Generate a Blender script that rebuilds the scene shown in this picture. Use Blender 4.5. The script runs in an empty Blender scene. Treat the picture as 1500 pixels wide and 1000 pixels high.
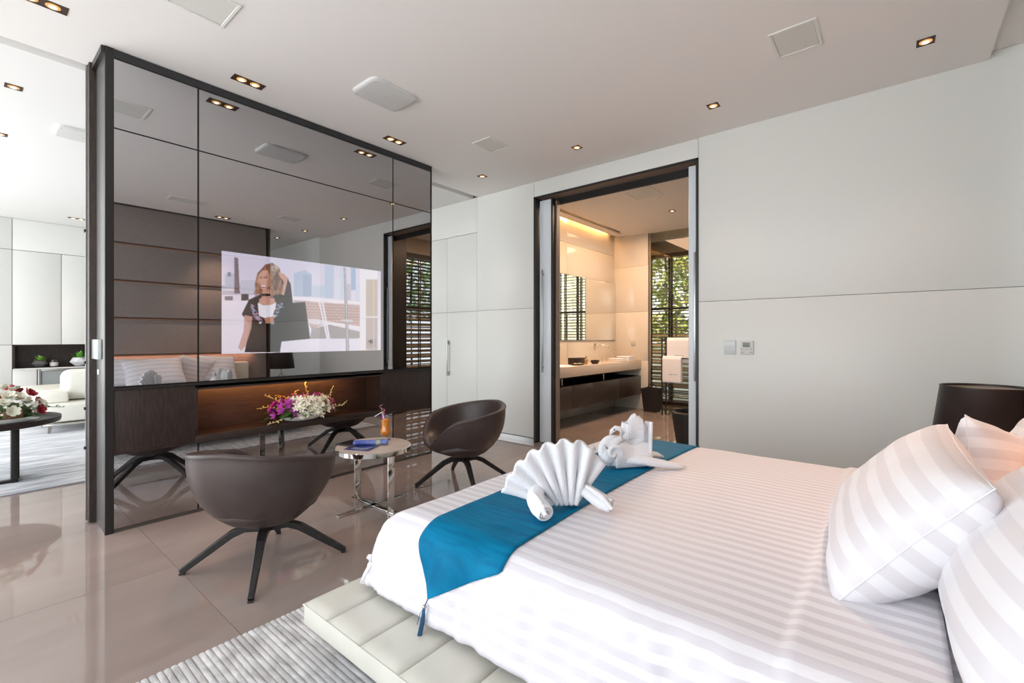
import bpy, bmesh, math, random
import numpy as np
from mathutils import Vector, Matrix, noise
random.seed(7)
C = bpy.context.scene
COL = C.collection
PI = math.pi
# ------------------------------------------------------------------ camera, world, lights, exposure
F, HY, CH, YAW = 675.0, 494.0, 1.4, math.radians(39.6)
cam = bpy.data.objects.new('camera', bpy.data.cameras.new('camera'))
COL.objects.link(cam)
cam.location = (0, 0, CH)
cam.rotation_euler = (PI/2, 0, YAW)
cam.data.sensor_width = 36
cam.data.lens = 36*F/1500
cam.data.shift_y = -(500-HY)/1500
cam.data.clip_start = .05
C.camera = cam
C.view_settings.view_transform = 'Standard'
C.view_settings.look = 'None'
C.view_settings.exposure = 0.14
C.view_settings.gamma = 1
C.view_settings.use_curve_mapping = False
W = bpy.data.worlds.new('world'); C.world = W; W.use_nodes = True
wn = W.node_tree.nodes; wl = W.node_tree.links
bg = wn['Background']
tc = wn.new('ShaderNodeTexCoord'); sx = wn.new('ShaderNodeSeparateXYZ'); cr = wn.new('ShaderNodeValToRGB')
wl.new(tc.outputs['Generated'], sx.inputs[0]); wl.new(sx.outputs['Z'], cr.inputs[0])
cr.color_ramp.elements[0].color = (.93, .96, 1, 1); cr.color_ramp.elements[0].position = 0
cr.color_ramp.elements[1].color = (.62, .78, 1, 1); cr.color_ramp.elements[1].position = .8
wl.new(cr.outputs[0], bg.inputs[0]); bg.inputs[1].default_value = 2.0

def area(name, loc, rot, sx_, sy_, power, col):
    l = bpy.data.lights.new(name, 'AREA'); l.shape = 'RECTANGLE'; l.size = sx_; l.size_y = sy_
    l.energy = power; l.color = col
    o = bpy.data.objects.new(name, l); o.location = loc; o.rotation_euler = rot; COL.objects.link(o)
    return o
# daylight through the glass facade behind the photographer
area('daylight_bedroom', (-1.9, -2.42, 1.75), (PI/2+.22, 0, 0), 4.6, 3.3, 104, (.93, .965, 1))
area('daylight_living', (-8.2, -2.42, 1.75), (PI/2+.15, 0, 0), 6.4, 3.3, 205, (.97, .985, 1))
area('alcove_fill', (2.4, -2.42, 1.75), (PI/2+.1, 0, 0), 2.8, 3.3, 75, (.95, .975, 1))  # added fill, brightens the wall beyond the headboard partition
area('daylight_bathroom', (-2.6, 9.75, 2.0), (-PI/2, 0, 0), 2.4, 2.4, 30, (1, .97, .9))

# ------------------------------------------------------------------ helpers
def tag(o, label=None, cat=None, group=None, kind=None):
    if label: o['label'] = label
    if cat: o['category'] = cat
    if group: o['group'] = group
    if kind: o['kind'] = kind
    return o
def empty(name, loc=(0, 0, 0), rz=0, **k):
    o = bpy.data.objects.new(name, None); COL.objects.link(o)
    o.location = loc; o.rotation_euler = (0, 0, rz); o.empty_display_size = .1
    return tag(o, **k)
def new(): return bmesh.new()
def fin(name, bm, mat, parent=None, smooth=True, ang=38, loc=None, rot=None, **k):
    me = bpy.data.meshes.new(name); bm.normal_update(); bm.to_mesh(me); bm.free()
    for m in (mat if isinstance(mat, (list, tuple)) else [mat]): me.materials.append(m)
    if smooth:
        me.polygons.foreach_set('use_smooth', [True]*len(me.polygons))
        me.set_sharp_from_angle(angle=math.radians(ang))
    o = bpy.data.objects.new(name, me); COL.objects.link(o)
    if parent: o.parent = parent
    if loc: o.location = loc
    if rot: o.rotation_euler = rot
    return tag(o, **k)
def inst(name, me, parent=None, loc=(0, 0, 0), rot=(0, 0, 0), sc=(1, 1, 1), **k):
    o = bpy.data.objects.new(name, me); COL.objects.link(o)
    if parent: o.parent = parent
    o.location = loc; o.rotation_euler = rot; o.scale = sc
    return tag(o, **k)
def bx(bm, x0, x1, y0, y1, z0, z1, bev=0, seg=2, M=None):
    r = bmesh.ops.create_cube(bm, size=1)
    vs = r['verts']
    for v in vs:
        v.co = Vector(((x0+x1)/2+v.co.x*(x1-x0), (y0+y1)/2+v.co.y*(y1-y0), (z0+z1)/2+v.co.z*(z1-z0)))
    if bev:
        es = list({e for v in vs for e in v.link_edges})
        r2 = bmesh.ops.bevel(bm, geom=es, offset=bev, segments=seg, affect='EDGES', profile=.5)
        vs = list({v for f in r2['faces'] for v in f.verts} | {v for v in vs if v.is_valid})
    if M is not None:
        bmesh.ops.transform(bm, matrix=M, verts=vs)
    return vs
def box(name, x0, x1, y0, y1, z0, z1, mat, parent=None, bev=0, **k):
    bm = new(); bx(bm, x0, x1, y0, y1, z0, z1, bev)
    return fin(name, bm, mat, parent, smooth=bev > 0, **k)
def lathe(bm, prof, c=(0, 0, 0), n=32, sx=1, sy=1):
    rings = []
    for r, z in prof:
        if r < 1e-5: rings.append([bm.verts.new((c[0], c[1], c[2]+z))])
        else: rings.append([bm.verts.new((c[0]+r*sx*math.cos(2*PI*i/n), c[1]+r*sy*math.sin(2*PI*i/n), c[2]+z)) for i in range(n)])
    for a, b in zip(rings, rings[1:]):
        for i in range(n):
            j = (i+1) % n
            if len(a) == 1 and len(b) == 1: continue
            if len(a) == 1: bm.faces.new((a[0], b[j], b[i]))
            elif len(b) == 1: bm.faces.new((a[i], a[j], b[0]))
            else: bm.faces.new((a[i], a[j], b[j], b[i]))
    return rings
def tube(bm, pts, rad, n=10, caps=True, flat=1.0, up=(0, 0, 1)):
    pts = [Vector(p) for p in pts]; rings = []
    if not hasattr(rad, '__len__'): rad = [rad]*len(pts)
    u = Vector(up)
    for i, p in enumerate(pts):
        d = (pts[min(i+1, len(pts)-1)]-pts[max(i-1, 0)]).normalized()
        s = d.cross(u)
        if s.length < 1e-3: s = d.cross(Vector((1, 0, 0)))
        s.normalize(); t = s.cross(d).normalized()
        rings.append([bm.verts.new(p+rad[i]*(s*math.cos(2*PI*k/n)+t*flat*math.sin(2*PI*k/n))) for k in range(n)])
    for a, b in zip(rings, rings[1:]):
        for k in range(n):
            j = (k+1) % n
            bm.faces.new((a[k], a[j], b[j], b[k]))
    if caps:
        bm.faces.new(rings[0][::-1]); bm.faces.new(rings[-1])
    return rings
def bar(bm, pts, wd, th, up=(0, 0, 1)):
    """rectangular section swept along pts; wd across, th along up"""
    pts = [Vector(p) for p in pts]; rings = []
    if not hasattr(wd, '__len__'): wd = [wd]*len(pts)
    if not hasattr(th, '__len__'): th = [th]*len(pts)
    for i, p in enumerate(pts):
        d = (pts[min(i+1, len(pts)-1)]-pts[max(i-1, 0)]).normalized()
        s = d.cross(Vector(up)).normalized(); t = s.cross(d).normalized()
        rings.append([bm.verts.new(p+s*a*wd[i]/2+t*b*th[i]/2) for a, b in ((-1, -1), (1, -1), (1, 1), (-1, 1))])
    for a, b in zip(rings, rings[1:]):
        for k in range(4):
            j = (k+1) % 4
            bm.faces.new((a[k], a[j], b[j], b[k]))
    bm.faces.new(rings[0][::-1]); bm.faces.new(rings[-1])
def grid(bm, f, nu, nv, uv=None, closeu=False):
    vs = [[bm.verts.new(f(i/nu, j/nv)) for j in range(nv+1)] for i in range(nu+(0 if closeu else 1))]
    lay = bm.loops.layers.uv.verify() if uv else None
    for i in range(nu):
        i2 = (i+1) % len(vs)
        for j in range(nv):
            fc = bm.faces.new((vs[i][j], vs[i2][j], vs[i2][j+1], vs[i][j+1]))
            if uv:
                for l, (a, b) in zip(fc.loops, ((i, j), (i+1, j), (i+1, j+1), (i, j+1))):
                    l[lay].uv = uv(a/nu, b/nv)
    return vs
def orient(a, b=None):
    return Matrix.Translation(a)

# ------------------------------------------------------------------ materials
def mat(name, col, rough=.5, metal=0, spec=.5, emit=None, es=0, coat=0, sheen=0, trans=0, ior=1.45):
    m = bpy.data.materials.new(name); m.use_nodes = True
    b = m.node_tree.nodes['Principled BSDF']
    b.inputs['Base Color'].default_value = (*col, 1); b.inputs['Roughness'].default_value = rough
    b.inputs['Metallic'].default_value = metal; b.inputs['Specular IOR Level'].default_value = spec
    b.inputs['IOR'].default_value = ior
    b.inputs['Coat Weight'].default_value = coat; b.inputs['Sheen Weight'].default_value = sheen
    b.inputs['Transmission Weight'].default_value = trans
    if emit: b.inputs['Emission Color'].default_value = (*emit, 1); b.inputs['Emission Strength'].default_value = es
    return m
def nd(m, t, **kw):
    n = m.node_tree.nodes.new(t)
    for k, v in kw.items():
        if k in ('operation', 'blend_type', 'data_type', 'wave_type', 'bands_direction', 'feature', 'wave_profile'): setattr(n, k, v)
        else: n.inputs[k.replace('_', ' ')].default_value = v
    return n
def lk(m, a, b): m.node_tree.links.new(a, b)
def noisy(m, c1, c2, scale=(1, 1, 1), nscale=5, detail=4, lo=.35, hi=.65, bump=0, bscale=None, dist=.01, obj=True, rough=None):
    """procedural colour mottling plus fine relief"""
    b = m.node_tree.nodes['Principled BSDF']
    t = nd(m, 'ShaderNodeTexCoord'); mp = nd(m, 'ShaderNodeMapping'); mp.inputs['Scale'].default_value = scale
    lk(m, t.outputs['Object'], mp.inputs[0])
    n = nd(m, 'ShaderNodeTexNoise', Scale=nscale, Detail=detail); lk(m, mp.outputs[0], n.inputs['Vector'])
    r = nd(m, 'ShaderNodeValToRGB'); e = r.color_ramp.elements
    e[0].position = lo; e[1].position = hi; e[0].color = (*c1, 1); e[1].color = (*c2, 1)
    lk(m, n.outputs['Fac'], r.inputs[0]); lk(m, r.outputs[0], b.inputs['Base Color'])
    if bump:
        n2 = nd(m, 'ShaderNodeTexNoise', Scale=bscale or nscale*6, Detail=3); lk(m, mp.outputs[0], n2.inputs['Vector'])
        bp = nd(m, 'ShaderNodeBump', Strength=bump, Distance=dist); lk(m, n2.outputs['Fac'], bp.inputs['Height'])
        lk(m, bp.outputs[0], b.inputs['Normal'])
    return m
white_wall = mat('white_wall', (.76, .762, .725), .35, spec=.4)
ceil_m = mat('ceiling_paint', (.84, .81, .78), .8)
groove_m = mat('groove', (.16, .15, .14), .8)
tile_m = noisy(mat('polished_tile', (.5, .43, .38), .035, spec=.8), (.27, .216, .192), (.345, .282, .254), (1, .35, 1), 2.2, 6, .3, .7)
grout_m = mat('grout', (.20, .16, .14), .6)
def mirror_mat(name, tint, diff, fac=.93):
    m = bpy.data.materials.new(name); m.use_nodes = True; t = m.node_tree; t.nodes.clear()
    o = t.nodes.new('ShaderNodeOutputMaterial'); g = t.nodes.new('ShaderNodeBsdfGlossy'); d = t.nodes.new('ShaderNodeBsdfDiffuse'); x = t.nodes.new('ShaderNodeMixShader')
    g.inputs['Color'].default_value = (*tint, 1); g.inputs['Roughness'].default_value = 0.0
    d.inputs['Color'].default_value = (*diff, 1); x.inputs[0].default_value = fac
    t.links.new(d.outputs[0], x.inputs[1]); t.links.new(g.outputs[0], x.inputs[2]); t.links.new(x.outputs[0], o.inputs[0])
    return m
tint_mirror = mirror_mat('tinted_mirror', (.52, .52, .53), (.03, .03, .035))
clear_mirror = mirror_mat('clear_mirror', (.85, .86, .84), (.5, .5, .5), .97)
black_metal = mat('black_metal', (.018, .016, .015), .35)
bronze = mat('bronze_cladding', (.16, .155, .15), .38, metal=.7)
dark_wood = noisy(mat('dark_oak', (.03, .02, .016), .4), (.020, .013, .011), (.045, .030, .025), (6, 6, .7), 14, 5, .3, .7, .15, 60, .002)
dark_wood_h = noisy(mat('dark_oak_horizontal', (.03, .02, .016), .35), (.022, .014, .012), (.048, .032, .027), (6, .5, 8), 14, 5, .3, .7, .15, 60, .002)
chrome = mat('chrome', (.78, .77, .74), .08, metal=1)
steel = mat("brushed_steel", (.45, .45, .45), .3, metal=1)
leather = noisy(mat('brown_leather', (.05, .035, .032), .38, spec=.5), (.046, .032, .029), (.062, .044, .040), (1, 1, 1), 6, 4, .3, .7, .12, 260, .002)
cream_leather = noisy(mat('cream_leather', (.62, .60, .53), .42), (.58, .56, .49), (.65, .63, .56), (1, 1, 1), 4, 4, .3, .7, .08, 220, .002)
white_leather = mat('white_leather', (.78, .76, .68), .42)
leg_black = noisy(mat('black_stained_wood', (.014, .012, .012), .45), (.010, .009, .009), (.022, .018, .017), (2, 2, 2), 20)
towel_m = noisy(mat('terry_cloth', (.86, .86, .88), .95, sheen=.4), (.83, .83, .86), (.9, .9, .92), (1, 1, 1), 160, 2, .3, .7, .7, 380, .004)
fabric_wall = noisy(mat('woven_wall_fabric', (.2, .165, .15), .85), (.22, .185, .17), (.30, .255, .235), (.5, .5, 14), 22, 4, .3, .7, .3, 90, .003)
linen = mat('white_linen', (.84, .835, .86), .6, sheen=.15)
def stripes(name, c1, c2, period, warm=None):
    m = mat(name, c1, .5, sheen=.1); b = m.node_tree.nodes['Principled BSDF']
    uv = nd(m, 'ShaderNodeTexCoord'); sp = nd(m, 'ShaderNodeSeparateXYZ'); lk(m, uv.outputs['UV'], sp.inputs[0])
    a = nd(m, 'ShaderNodeMath', operation='MULTIPLY'); a.inputs[1].default_value = 2*PI/period; lk(m, sp.outputs['Y'], a.inputs[0])
    s = nd(m, 'ShaderNodeMath', operation='SINE'); lk(m, a.outputs[0], s.inputs[0])
    r = nd(m, 'ShaderNodeMapRange'); r.inputs['From Min'].default_value = -.12; r.inputs['From Max'].default_value = .12; lk(m, s.outputs[0], r.inputs['Value'])
    mx = nd(m, 'ShaderNodeMixRGB'); mx.inputs[1].default_value = (*c1, 1); mx.inputs[2].default_value = (*c2, 1)
    lk(m, r.outputs[0], mx.inputs[0]); lk(m, mx.outputs[0], b.inputs['Base Color'])
    rr = nd(m, 'ShaderNodeMapRange'); rr.inputs['To Min'].default_value = .62; rr.inputs['To Max'].default_value = .45; lk(m, r.outputs[0], rr.inputs['Value'])
    lk(m, rr.outputs[0], b.inputs['Roughness'])
    tc_ = nd(m, 'ShaderNodeTexNoise', Scale=3.5, Detail=5); tc_.inputs['Distortion'].default_value = 1.2
    mp = nd(m, 'ShaderNodeMapping'); mp.inputs['Scale'].default_value = (1, 2.2, 1); lk(m, uv.outputs['Object'], mp.inputs[0]); lk(m, mp.outputs[0], tc_.inputs['Vector'])
    bp = nd(m, 'ShaderNodeBump', Strength=.28, Distance=.012); lk(m, tc_.outputs['Fac'], bp.inputs['Height']); lk(m, bp.outputs[0], b.inputs['Normal'])
    return m
satin = stripes('satin_stripe_cotton', (.79, .77, .80), (.665, .63, .67), .052)
satin_p = stripes('satin_stripe_pillowcase', (.80, .78, .80), (.71, .675, .695), .075)
teal = noisy(mat('teal_silk', (.0, .13, .24), .6, spec=.12), (.0, .115, .235), (.0, .19, .36), (1.2, 9, 1), 5, 6, .3, .7, .35, 24, .003)
lamp_black = mat('lamp_shade_black', (.02, .014, .013), .4)
shade_in = mat('shade_lining', (.30, .26, .21), .8)
glass = mat('clear_glass', (1, 1, 1), 0, trans=1, ior=1.45)
white_gloss = mat('white_gloss', (.72, .71, .67), .12, spec=.6)
white_ceramic = mat('white_ceramic', (.78, .77, .75), .2)
def emis(name, col, s):
    return mat(name, (0, 0, 0), .5, emit=col, es=s)
led_warm = emis('warm_led', (1, .42, .12), 3.0)
bulb = emis('downlight_bulb', (1, .50, .16), .9)
bulb_core = emis('downlight_core', (1, .80, .50), 5)
def pane_mat(name, tint=(.97, .99, .99), gl=.1):
    m = bpy.data.materials.new(name); m.use_nodes = True; t = m.node_tree; t.nodes.clear()
    o = t.nodes.new('ShaderNodeOutputMaterial'); g = t.nodes.new('ShaderNodeBsdfGlossy'); d = t.nodes.new('ShaderNodeBsdfTransparent'); x = t.nodes.new('ShaderNodeMixShader')
    g.inputs['Roughness'].default_value = 0; d.inputs['Color'].default_value = (*tint, 1); x.inputs[0].default_value = gl
    t.links.new(d.outputs[0], x.inputs[1]); t.links.new(g.outputs[0], x.inputs[2]); t.links.new(x.outputs[0], o.inputs[0])
    return m
pane = pane_mat('window_pane')
screen_glass = pane_mat('shower_glass', (.88, .84, .76), .04)

# ------------------------------------------------------------------ setting
H = 3.465; MX = -4.30; YR = 4.91
P0, P1 = .69, 3.665            # mirror partition along Y
# floor with big polished tiles
fl = empty('floor', kind='structure')
box('floor_slab', -12.2, 4.5, -2.6, 10.2, -.12, -.006, grout_m, fl)
T = 1.1
bm = new(); bx(bm, .0011, T-.0011, .0011, T-.0011, -.012, 0)
tile_o = fin('floor_tile', bm, tile_m, fl, smooth=False); tile_me = tile_o.data
x0, y0 = -3.39-T*8, .86-T*3
first = True
for i in range(15):
    for j in range(11):
        x, y = x0+i*T, y0+j*T
        if y > 9.9 or x < -12.3: continue
        if first: tile_o.location = (x, y, 0); first = False
        else: inst('floor_tile', tile_me, fl, (x, y, 0))
# ceiling
ce = empty('ceiling', kind='structure')
box('ceiling_panel', -4.71, .55, -2.5, YR+.02, H, H+.2, ceil_m, ce)
box('ceiling_panel', .55, 4.2, -2.5, YR+.02, H+.06, H+.2, ceil_m, ce)
box('ceiling_panel', -12, -4.83, -2.5, YR+.02, H, H+.2, mat('ceiling_paint_living', (.82, .81, .79), .8), ce)
box('ceiling_slot', -4.83, -4.71, -2.5, YR+.02, H+.10, H+.2, ceil_m, ce)
# bathroom ceiling, with a dark slot and warm cove along the vanity wall
bath_ceil = mat('bath_ceiling', (.80, .75, .69), .8)
box('ceiling_panel', -4.02, -1.0, 5.4, 9.7, 3.42, 3.55, bath_ceil, ce)
box('ceiling_panel', -4.29, -4.12, 5.4, 9.7, 3.42, 3.45, bath_ceil, ce)
box('ceiling_panel', -4.12, -4.02, 8.3, 9.7, 3.42, 3.55, bath_ceil, ce)
box('ceiling_slot', -4.12, -4.02, 5.4, 8.3, 3.47, 3.55, black_metal, ce)
box('ceiling_slot', -4.8, -4.0, 5.4, 9.7, 3.55, 3.6, black_metal, ce)

# wall with the bathroom opening : panels with open joints
wr = empty('wall_right', kind='structure')
DX0, DX1, DZ = -3.68, -1.556, 3.26
box('wall_core', -12, DX0, YR+.02, YR+.06, 0, H+.15, groove_m, wr)
box('wall_core', DX1, 4.2, YR+.02, YR+.49, 0, H+.15, groove_m, wr)
box('wall_core', DX0, DX1, YR+.02, YR+.49, DZ, H+.15, groove_m, wr)
g = .004
def panel(x0, x1, z0, z1, m=white_wall, par=wr, y=YR, nm='wall_panel'):
    return box(nm, x0+g/2, x1-g/2, y, y+.022, z0+g/2, z1-g/2, m, par, bev=.0015)
for a, b in ((-4.73, DX0),):
    panel(a, b, .06, 1.79); panel(a, b, 1.79, H)
panel(DX0, DX1, DZ, H)
for a, b in ((DX1, .742), (.742, 4.1)):
    panel(a, b, .06, 1.767); panel(a, b, 1.767, H+.06)
box('skirting', -4.73, DX0, YR+.004, YR+.02, 0, .05, steel, wr)
box('skirting', DX1, 4.1, YR+.004, YR+.02, 0, .05, steel, wr)
panel(-7.6, -4.73, 2.95, H)
panel(-9.8, -7.6, 0, H); panel(-12, -9.8, 0, H)
# wardrobe doors in the living room part of the same wall
wd = empty('wardrobe', (-5.38, YR, 0), label='tall white built-in wardrobe doors with long bar handle behind the dark leather chair', cat='wardrobe')
def wpanel(x0, x1, z0, z1, nm):
    return box(nm, x0+5.38+g/2, x1+5.38-g/2, 0, .018, z0, z1, white_wall, wd, bev=.0015)
for a, b in ((-6.03, -5.38), (-5.38, -4.73)):
    wpanel(a, b, .06, 1.786, 'door_panel'); wpanel(a, b, 1.790, 2.946, 'door_panel')
wpanel(-7.6, -6.03, .06, 2.946, 'door_panel')
bm = new(); bx(bm, .03, .05, -.045, -.03, .81, 1.35, .003)
bx(bm, .028, .052, -.035, .0, .81, .87, .003); bx(bm, .028, .052, -.035, .0, 1.29, 1.35, .003)
fin('door_handle', bm, steel, wd)

# bathroom doorway: black lining, sliding leaves
d1 = empty('door_1', kind='structure')
bm = new()
bx(bm, DX0, DX0+.028, YR-.012, YR+.48, 0, DZ); bx(bm, DX1-.022, DX1, YR-.012, YR+.48, 0, DZ)
fin('door_frame', bm, black_metal, d1, smooth=False)
brown_lin = mat('brown_lining', (.24, .18, .14), .4)
bm = new(); bx(bm, DX0, DX1, YR-.012, YR+.01, DZ-.022, DZ); bx(bm, DX0, DX1, YR+.20, YR+.22, DZ-.10, DZ)
fin('door_frame', bm, black_metal, d1, smooth=False)
box('door_soffit', DX0, DX1, YR+.01, YR+.48, DZ-.012, DZ, brown_lin, d1)
leaf_m = mat('pale_glass_leaf', (.74, .79, .83), .12, spec=.5)
def leaf(xa, xb, hx):
    box('door_leaf', xa, xb, 4.975, 5.015, .01, 3.215, leaf_m, d1, bev=.004)
    bm = new(); bx(bm, hx-.009, hx+.009, 4.935, 4.950, .94, 2.295, .003)
    for z in (1.0, 2.23): bx(bm, hx-.006, hx+.006, 4.948, 4.976, z-.01, z+.01)
    fin('door_handle', bm, steel, d1)
leaf(-3.635, -3.455, -3.571); leaf(-1.678, -1.578, -1.603)
box('door_frame', -3.455, -3.41, 5.05, 5.12, 0, 3.2, brown_lin, d1)
box('door_frame', -3.455, -3.43, 4.98, 5.05, 0, 3.22, black_metal, d1)

# bathroom walls
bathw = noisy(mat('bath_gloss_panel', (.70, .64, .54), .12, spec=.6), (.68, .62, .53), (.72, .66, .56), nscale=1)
wbl = empty('wall_bathroom_left', kind='structure')
box('wall_core', -4.8, -4.402, 5.0, 9.7, 0, 3.6, groove_m, wbl)
for (ya, yb) in ((5.4, 6.8), (6.8, 8.6)):
    for (za, zb) in ((0, 1.35), (1.35, 2.5), (2.5, 3.05), (3.05, 3.5)):
        box('wall_panel', -4.402, -4.38, ya+.002, yb-.002, za+.002, zb-.002, bathw, wbl, bev=.001)
wbb = empty('wall_bathroom_back', kind='structure')
for (za, zb) in ((0, .95), (.95, 1.9), (1.9, 2.8), (2.8, 3.45)):
    box('wall_panel', -4.38, -3.668, 8.57, 8.60, za+.0015, zb-.0015, bathw, wbb, bev=.001)
box('wall_core', -4.8, -3.67, 8.602, 8.62, 0, 3.6, groove_m, wbb)
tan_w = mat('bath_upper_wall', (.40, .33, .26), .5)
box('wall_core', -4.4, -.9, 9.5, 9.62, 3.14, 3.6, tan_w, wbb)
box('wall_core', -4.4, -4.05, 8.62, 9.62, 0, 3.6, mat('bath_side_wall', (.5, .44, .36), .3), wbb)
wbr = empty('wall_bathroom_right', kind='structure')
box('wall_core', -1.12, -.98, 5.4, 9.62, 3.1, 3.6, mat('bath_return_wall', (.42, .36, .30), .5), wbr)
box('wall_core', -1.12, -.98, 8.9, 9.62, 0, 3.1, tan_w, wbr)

# windows of the bathroom with blinds
def window(n, horizontal, fixed, a0, a1, z1, ticks):
    """horizontal True: wall along X at Y=fixed; else along Y at X=fixed"""
    w = empty('window_%d' % n, kind='structure')
    def b(nm, a, b_, d0, d1_, z0, z1_, m, **k):
        if horizontal: return box(nm, a, b_, fixed+d0, fixed+d1_, z0, z1_, m, w, **k)
        return box(nm, fixed+d0, fixed+d1_, a, b_, z0, z1_, m, w, **k)
    b('window_frame', a0, a0+.05, -.03, .03, 0, z1, black_metal)
    b('window_frame', a1-.05, a1, -.03, .03, 0, z1, black_metal)
    b('window_frame', a0, a1, -.03, .03, z1-.05, z1, black_metal)
    b('window_frame', a0, a1, -.03, .03, 0, .05, black_metal)
    b('window_frame', a0, a1, -.03, .03, 1.98, 2.03, black_metal)
    for t in ticks: b('window_mullion', t-.02, t+.02, -.03, .03, .05, z1-.05, black_metal)
    b('window_pane', a0+.05, a1-.05, -.004, .004, .05, z1-.05, pane)
    return w
window(1, True, 9.5, -4.05, -1.05, 3.15, [-3.59, -2.9, -2.0])
window(2, False, -1.05, 5.42, 8.9, 3.1, [6.6, 7.75])
slat_m = mat('dark_blind_slat', (.055, .038, .028), .45)
def blind(x0, x1, z0, z1, loc, rz, label, step=.085, tilt=.5):
    t = empty('venetian_blind', loc, rz, label=label, cat='blind', group=None)
    L = x1-x0
    bm = new(); M = Matrix.Translation((0, 0, 0)) @ Matrix.Rotation(tilt, 4, 'X')
    bx(bm, -L/2, L/2, -.024, .024, -.0012, .0012, M=M)
    s0 = None; z = z0+.05
    k = 0
    while z < z1-.06:
        if s0 is None: s0 = fin('slat', bm, slat_m, t, smooth=False, loc=((x0+x1)/2, 0, z))
        else: inst('slat', s0.data, t, ((x0+x1)/2, 0, z))
        z += step
    bm = new(); bx(bm, x0, x1, -.03, .03, z1-.05, z1, .003); fin('head_rail', bm, slat_m, t)
    bm = new(); bx(bm, x0, x1, -.025, .025, z0, z0+.025, .003); fin('bottom_rail', bm, slat_m, t)
    n = max(2, int(L/.42))
    for i in range(n+1):
        x = x0+.06+(L-.12)*i/n
        bm = new(); bx(bm, x-.014, x+.014, -.029, -.027, z0, z1-.04); bx(bm, x-.014, x+.014, .027, .029, z0, z1-.04)
        fin('ladder_tape', bm, slat_m, t, smooth=False)
    return t
blind(-4.0, -2.57, .06, 3.1, (0, 9.38, 0), 0, 'dark venetian blind over the far bathroom window behind the hanging towels', .068, .45)
blind(-2.54, -1.12, .06, 3.1, (0, 9.38, 0), 0, 'dark venetian blind on the right half of the far bathroom window', .068, .45)
blind(5.45, 6.6, .06, 3.04, (-1.17, 0, 0), PI/2, 'dark venetian blind on the bathroom side window seen reflected in the tinted mirror', .068, .45)
blind(6.63, 8.85, .06, 3.04, (-1.17, 0, 0), PI/2, 'dark venetian blind at the far end of the bathroom side window', .068, .45)

# facade behind the camera (daylight)
wb = empty('wall_back', kind='structure')
box('wall_core', -12.2, -11.3, -2.62, -2.5, 0, 3.7, white_wall, wb); box('wall_core', 3.9, 4.2, -2.62, -2.5, 0, 3.7, white_wall, wb)
box('wall_core', -5.0, -4.3, -2.62, -2.5, 0, 3.7, white_wall, wb); box('wall_core', -12, 4.2, -2.62, -2.5, 3.45, 3.7, white_wall, wb)
for n, a, b in ((3, -4.3, .7), (4, -11.3, -5.0), (5, .75, 3.9)):  # last window is unseen, added to let light in behind the headboard wall
    w = empty('window_%d' % n, kind='structure')
    k = {3: 3, 4: 4, 5: 2}[n]
    for i in range(k+1):
        x = a+.03+(b-a-.06)*i/k
        box('window_frame', x-.03, x+.03, -2.60, -2.54, 0, 3.45, black_metal, w)
    box('window_pane', a, b, -2.575, -2.567, 0, 3.45, pane, w)
# far living room side and outer walls
box('wall_far_right', 4.1, 4.2, -2.6, 5.4, 0, 3.7, white_wall, kind='structure')

# headboard wall : padded fabric bands with glowing slots between
wh = empty('wall_bed', kind='structure')
XH = .72
box('wall_core', XH+.07, XH+.30, -1.2, 3.86, 0, H+.06, mat('partition_core', (.09, .07, .06), .6), wh)
zs = [0.0, 0.62, 1.13, 1.72, 2.31, 2.90, H+.05]
for za, zb in zip(zs, zs[1:]):
    bm = new()
    # cushion band: a slightly tilted board whose lower lip stands proud
    for ya, yb in ((-1.2, 1.33), (1.33, 3.84)):
        vs = bx(bm, XH, XH+.06, ya+.002, yb-.002, za+.0, zb-.030, .01)
        for v in vs:
            if v.co.x < XH+.03: v.co.x += .035*(v.co.z-za)/(zb-za)
    fin('padded_panel', bm, fabric_wall, wh)
    if zb < H: box('light_strip', XH+.045, XH+.068, -1.2, 3.84, zb-.028, zb-.018, emis('slot_led', (1, .45, .25), .35), wh)
box('end_cladding', XH+.0, XH+.30, 3.86, 3.90, 0, H+.06, mat('bronze_gold', (.10, .075, .045), .3, metal=.6), wh)
bm = new(); bx(bm, -.004, 0, -.06, .06, -.035, .035, .003)
for dy in (-.03, .03): bx(bm, -.006, -.003, dy-.02, dy+.02, -.02, .02, .002)
fin('socket_plate', bm, mat('socket', (.5, .42, .36), .4), loc=(XH, 3.42, .74), label='small double socket plate on the padded wall beside the headboard', cat='socket')

area('headboard_slot_light', (XH-.025, 2.25, 1.118), (0, 0, 0), .03, 2.7, 7, (1, .45, .24))
# mirror partition
wlft = empty('wall_left', kind='structure')
CZ0, CZ1 = .557, 1.03
NZ0 = .61
YA, YB = 1.245, 3.114
core = mat('partition_dark', (.02, .018, .017), .5)
box('wall_core', -4.64, MX-.02, P0+.03, P1-.01, .01, CZ0, core, wlft)
box('wall_core', -4.64, MX-.02, P0+.03, P1-.01, CZ1, H, core, wlft)
box('base_trim', MX-.02, MX+.004, P0+.03, P1, 0, .022, mat('base_trim', (.12, .11, .10), .35, metal=.6), wlft)
box('shadow_gap_strip', MX-.02, MX+.008, P0+.02, P1+.005, 3.40, H-.005, mat('shadow_gap_strip', (.028, .028, .03), .4), wlft)  # dark colour stands in for the shade in the gap above the mirror
def mp(ya, yb, za, zb):
    box('mirror_panel', MX-.012, MX, ya+.006, yb-.006, za+.005, zb-.005, tint_mirror, wlft)
for ya, yb in ((P0+.03, YA), (YA, YB), (YB, P1-.004)):
    mp(ya, yb, .02, CZ0-.0); mp(ya, yb, CZ1+.012, 2.90); mp(ya, yb, 2.90, 3.40)
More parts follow.
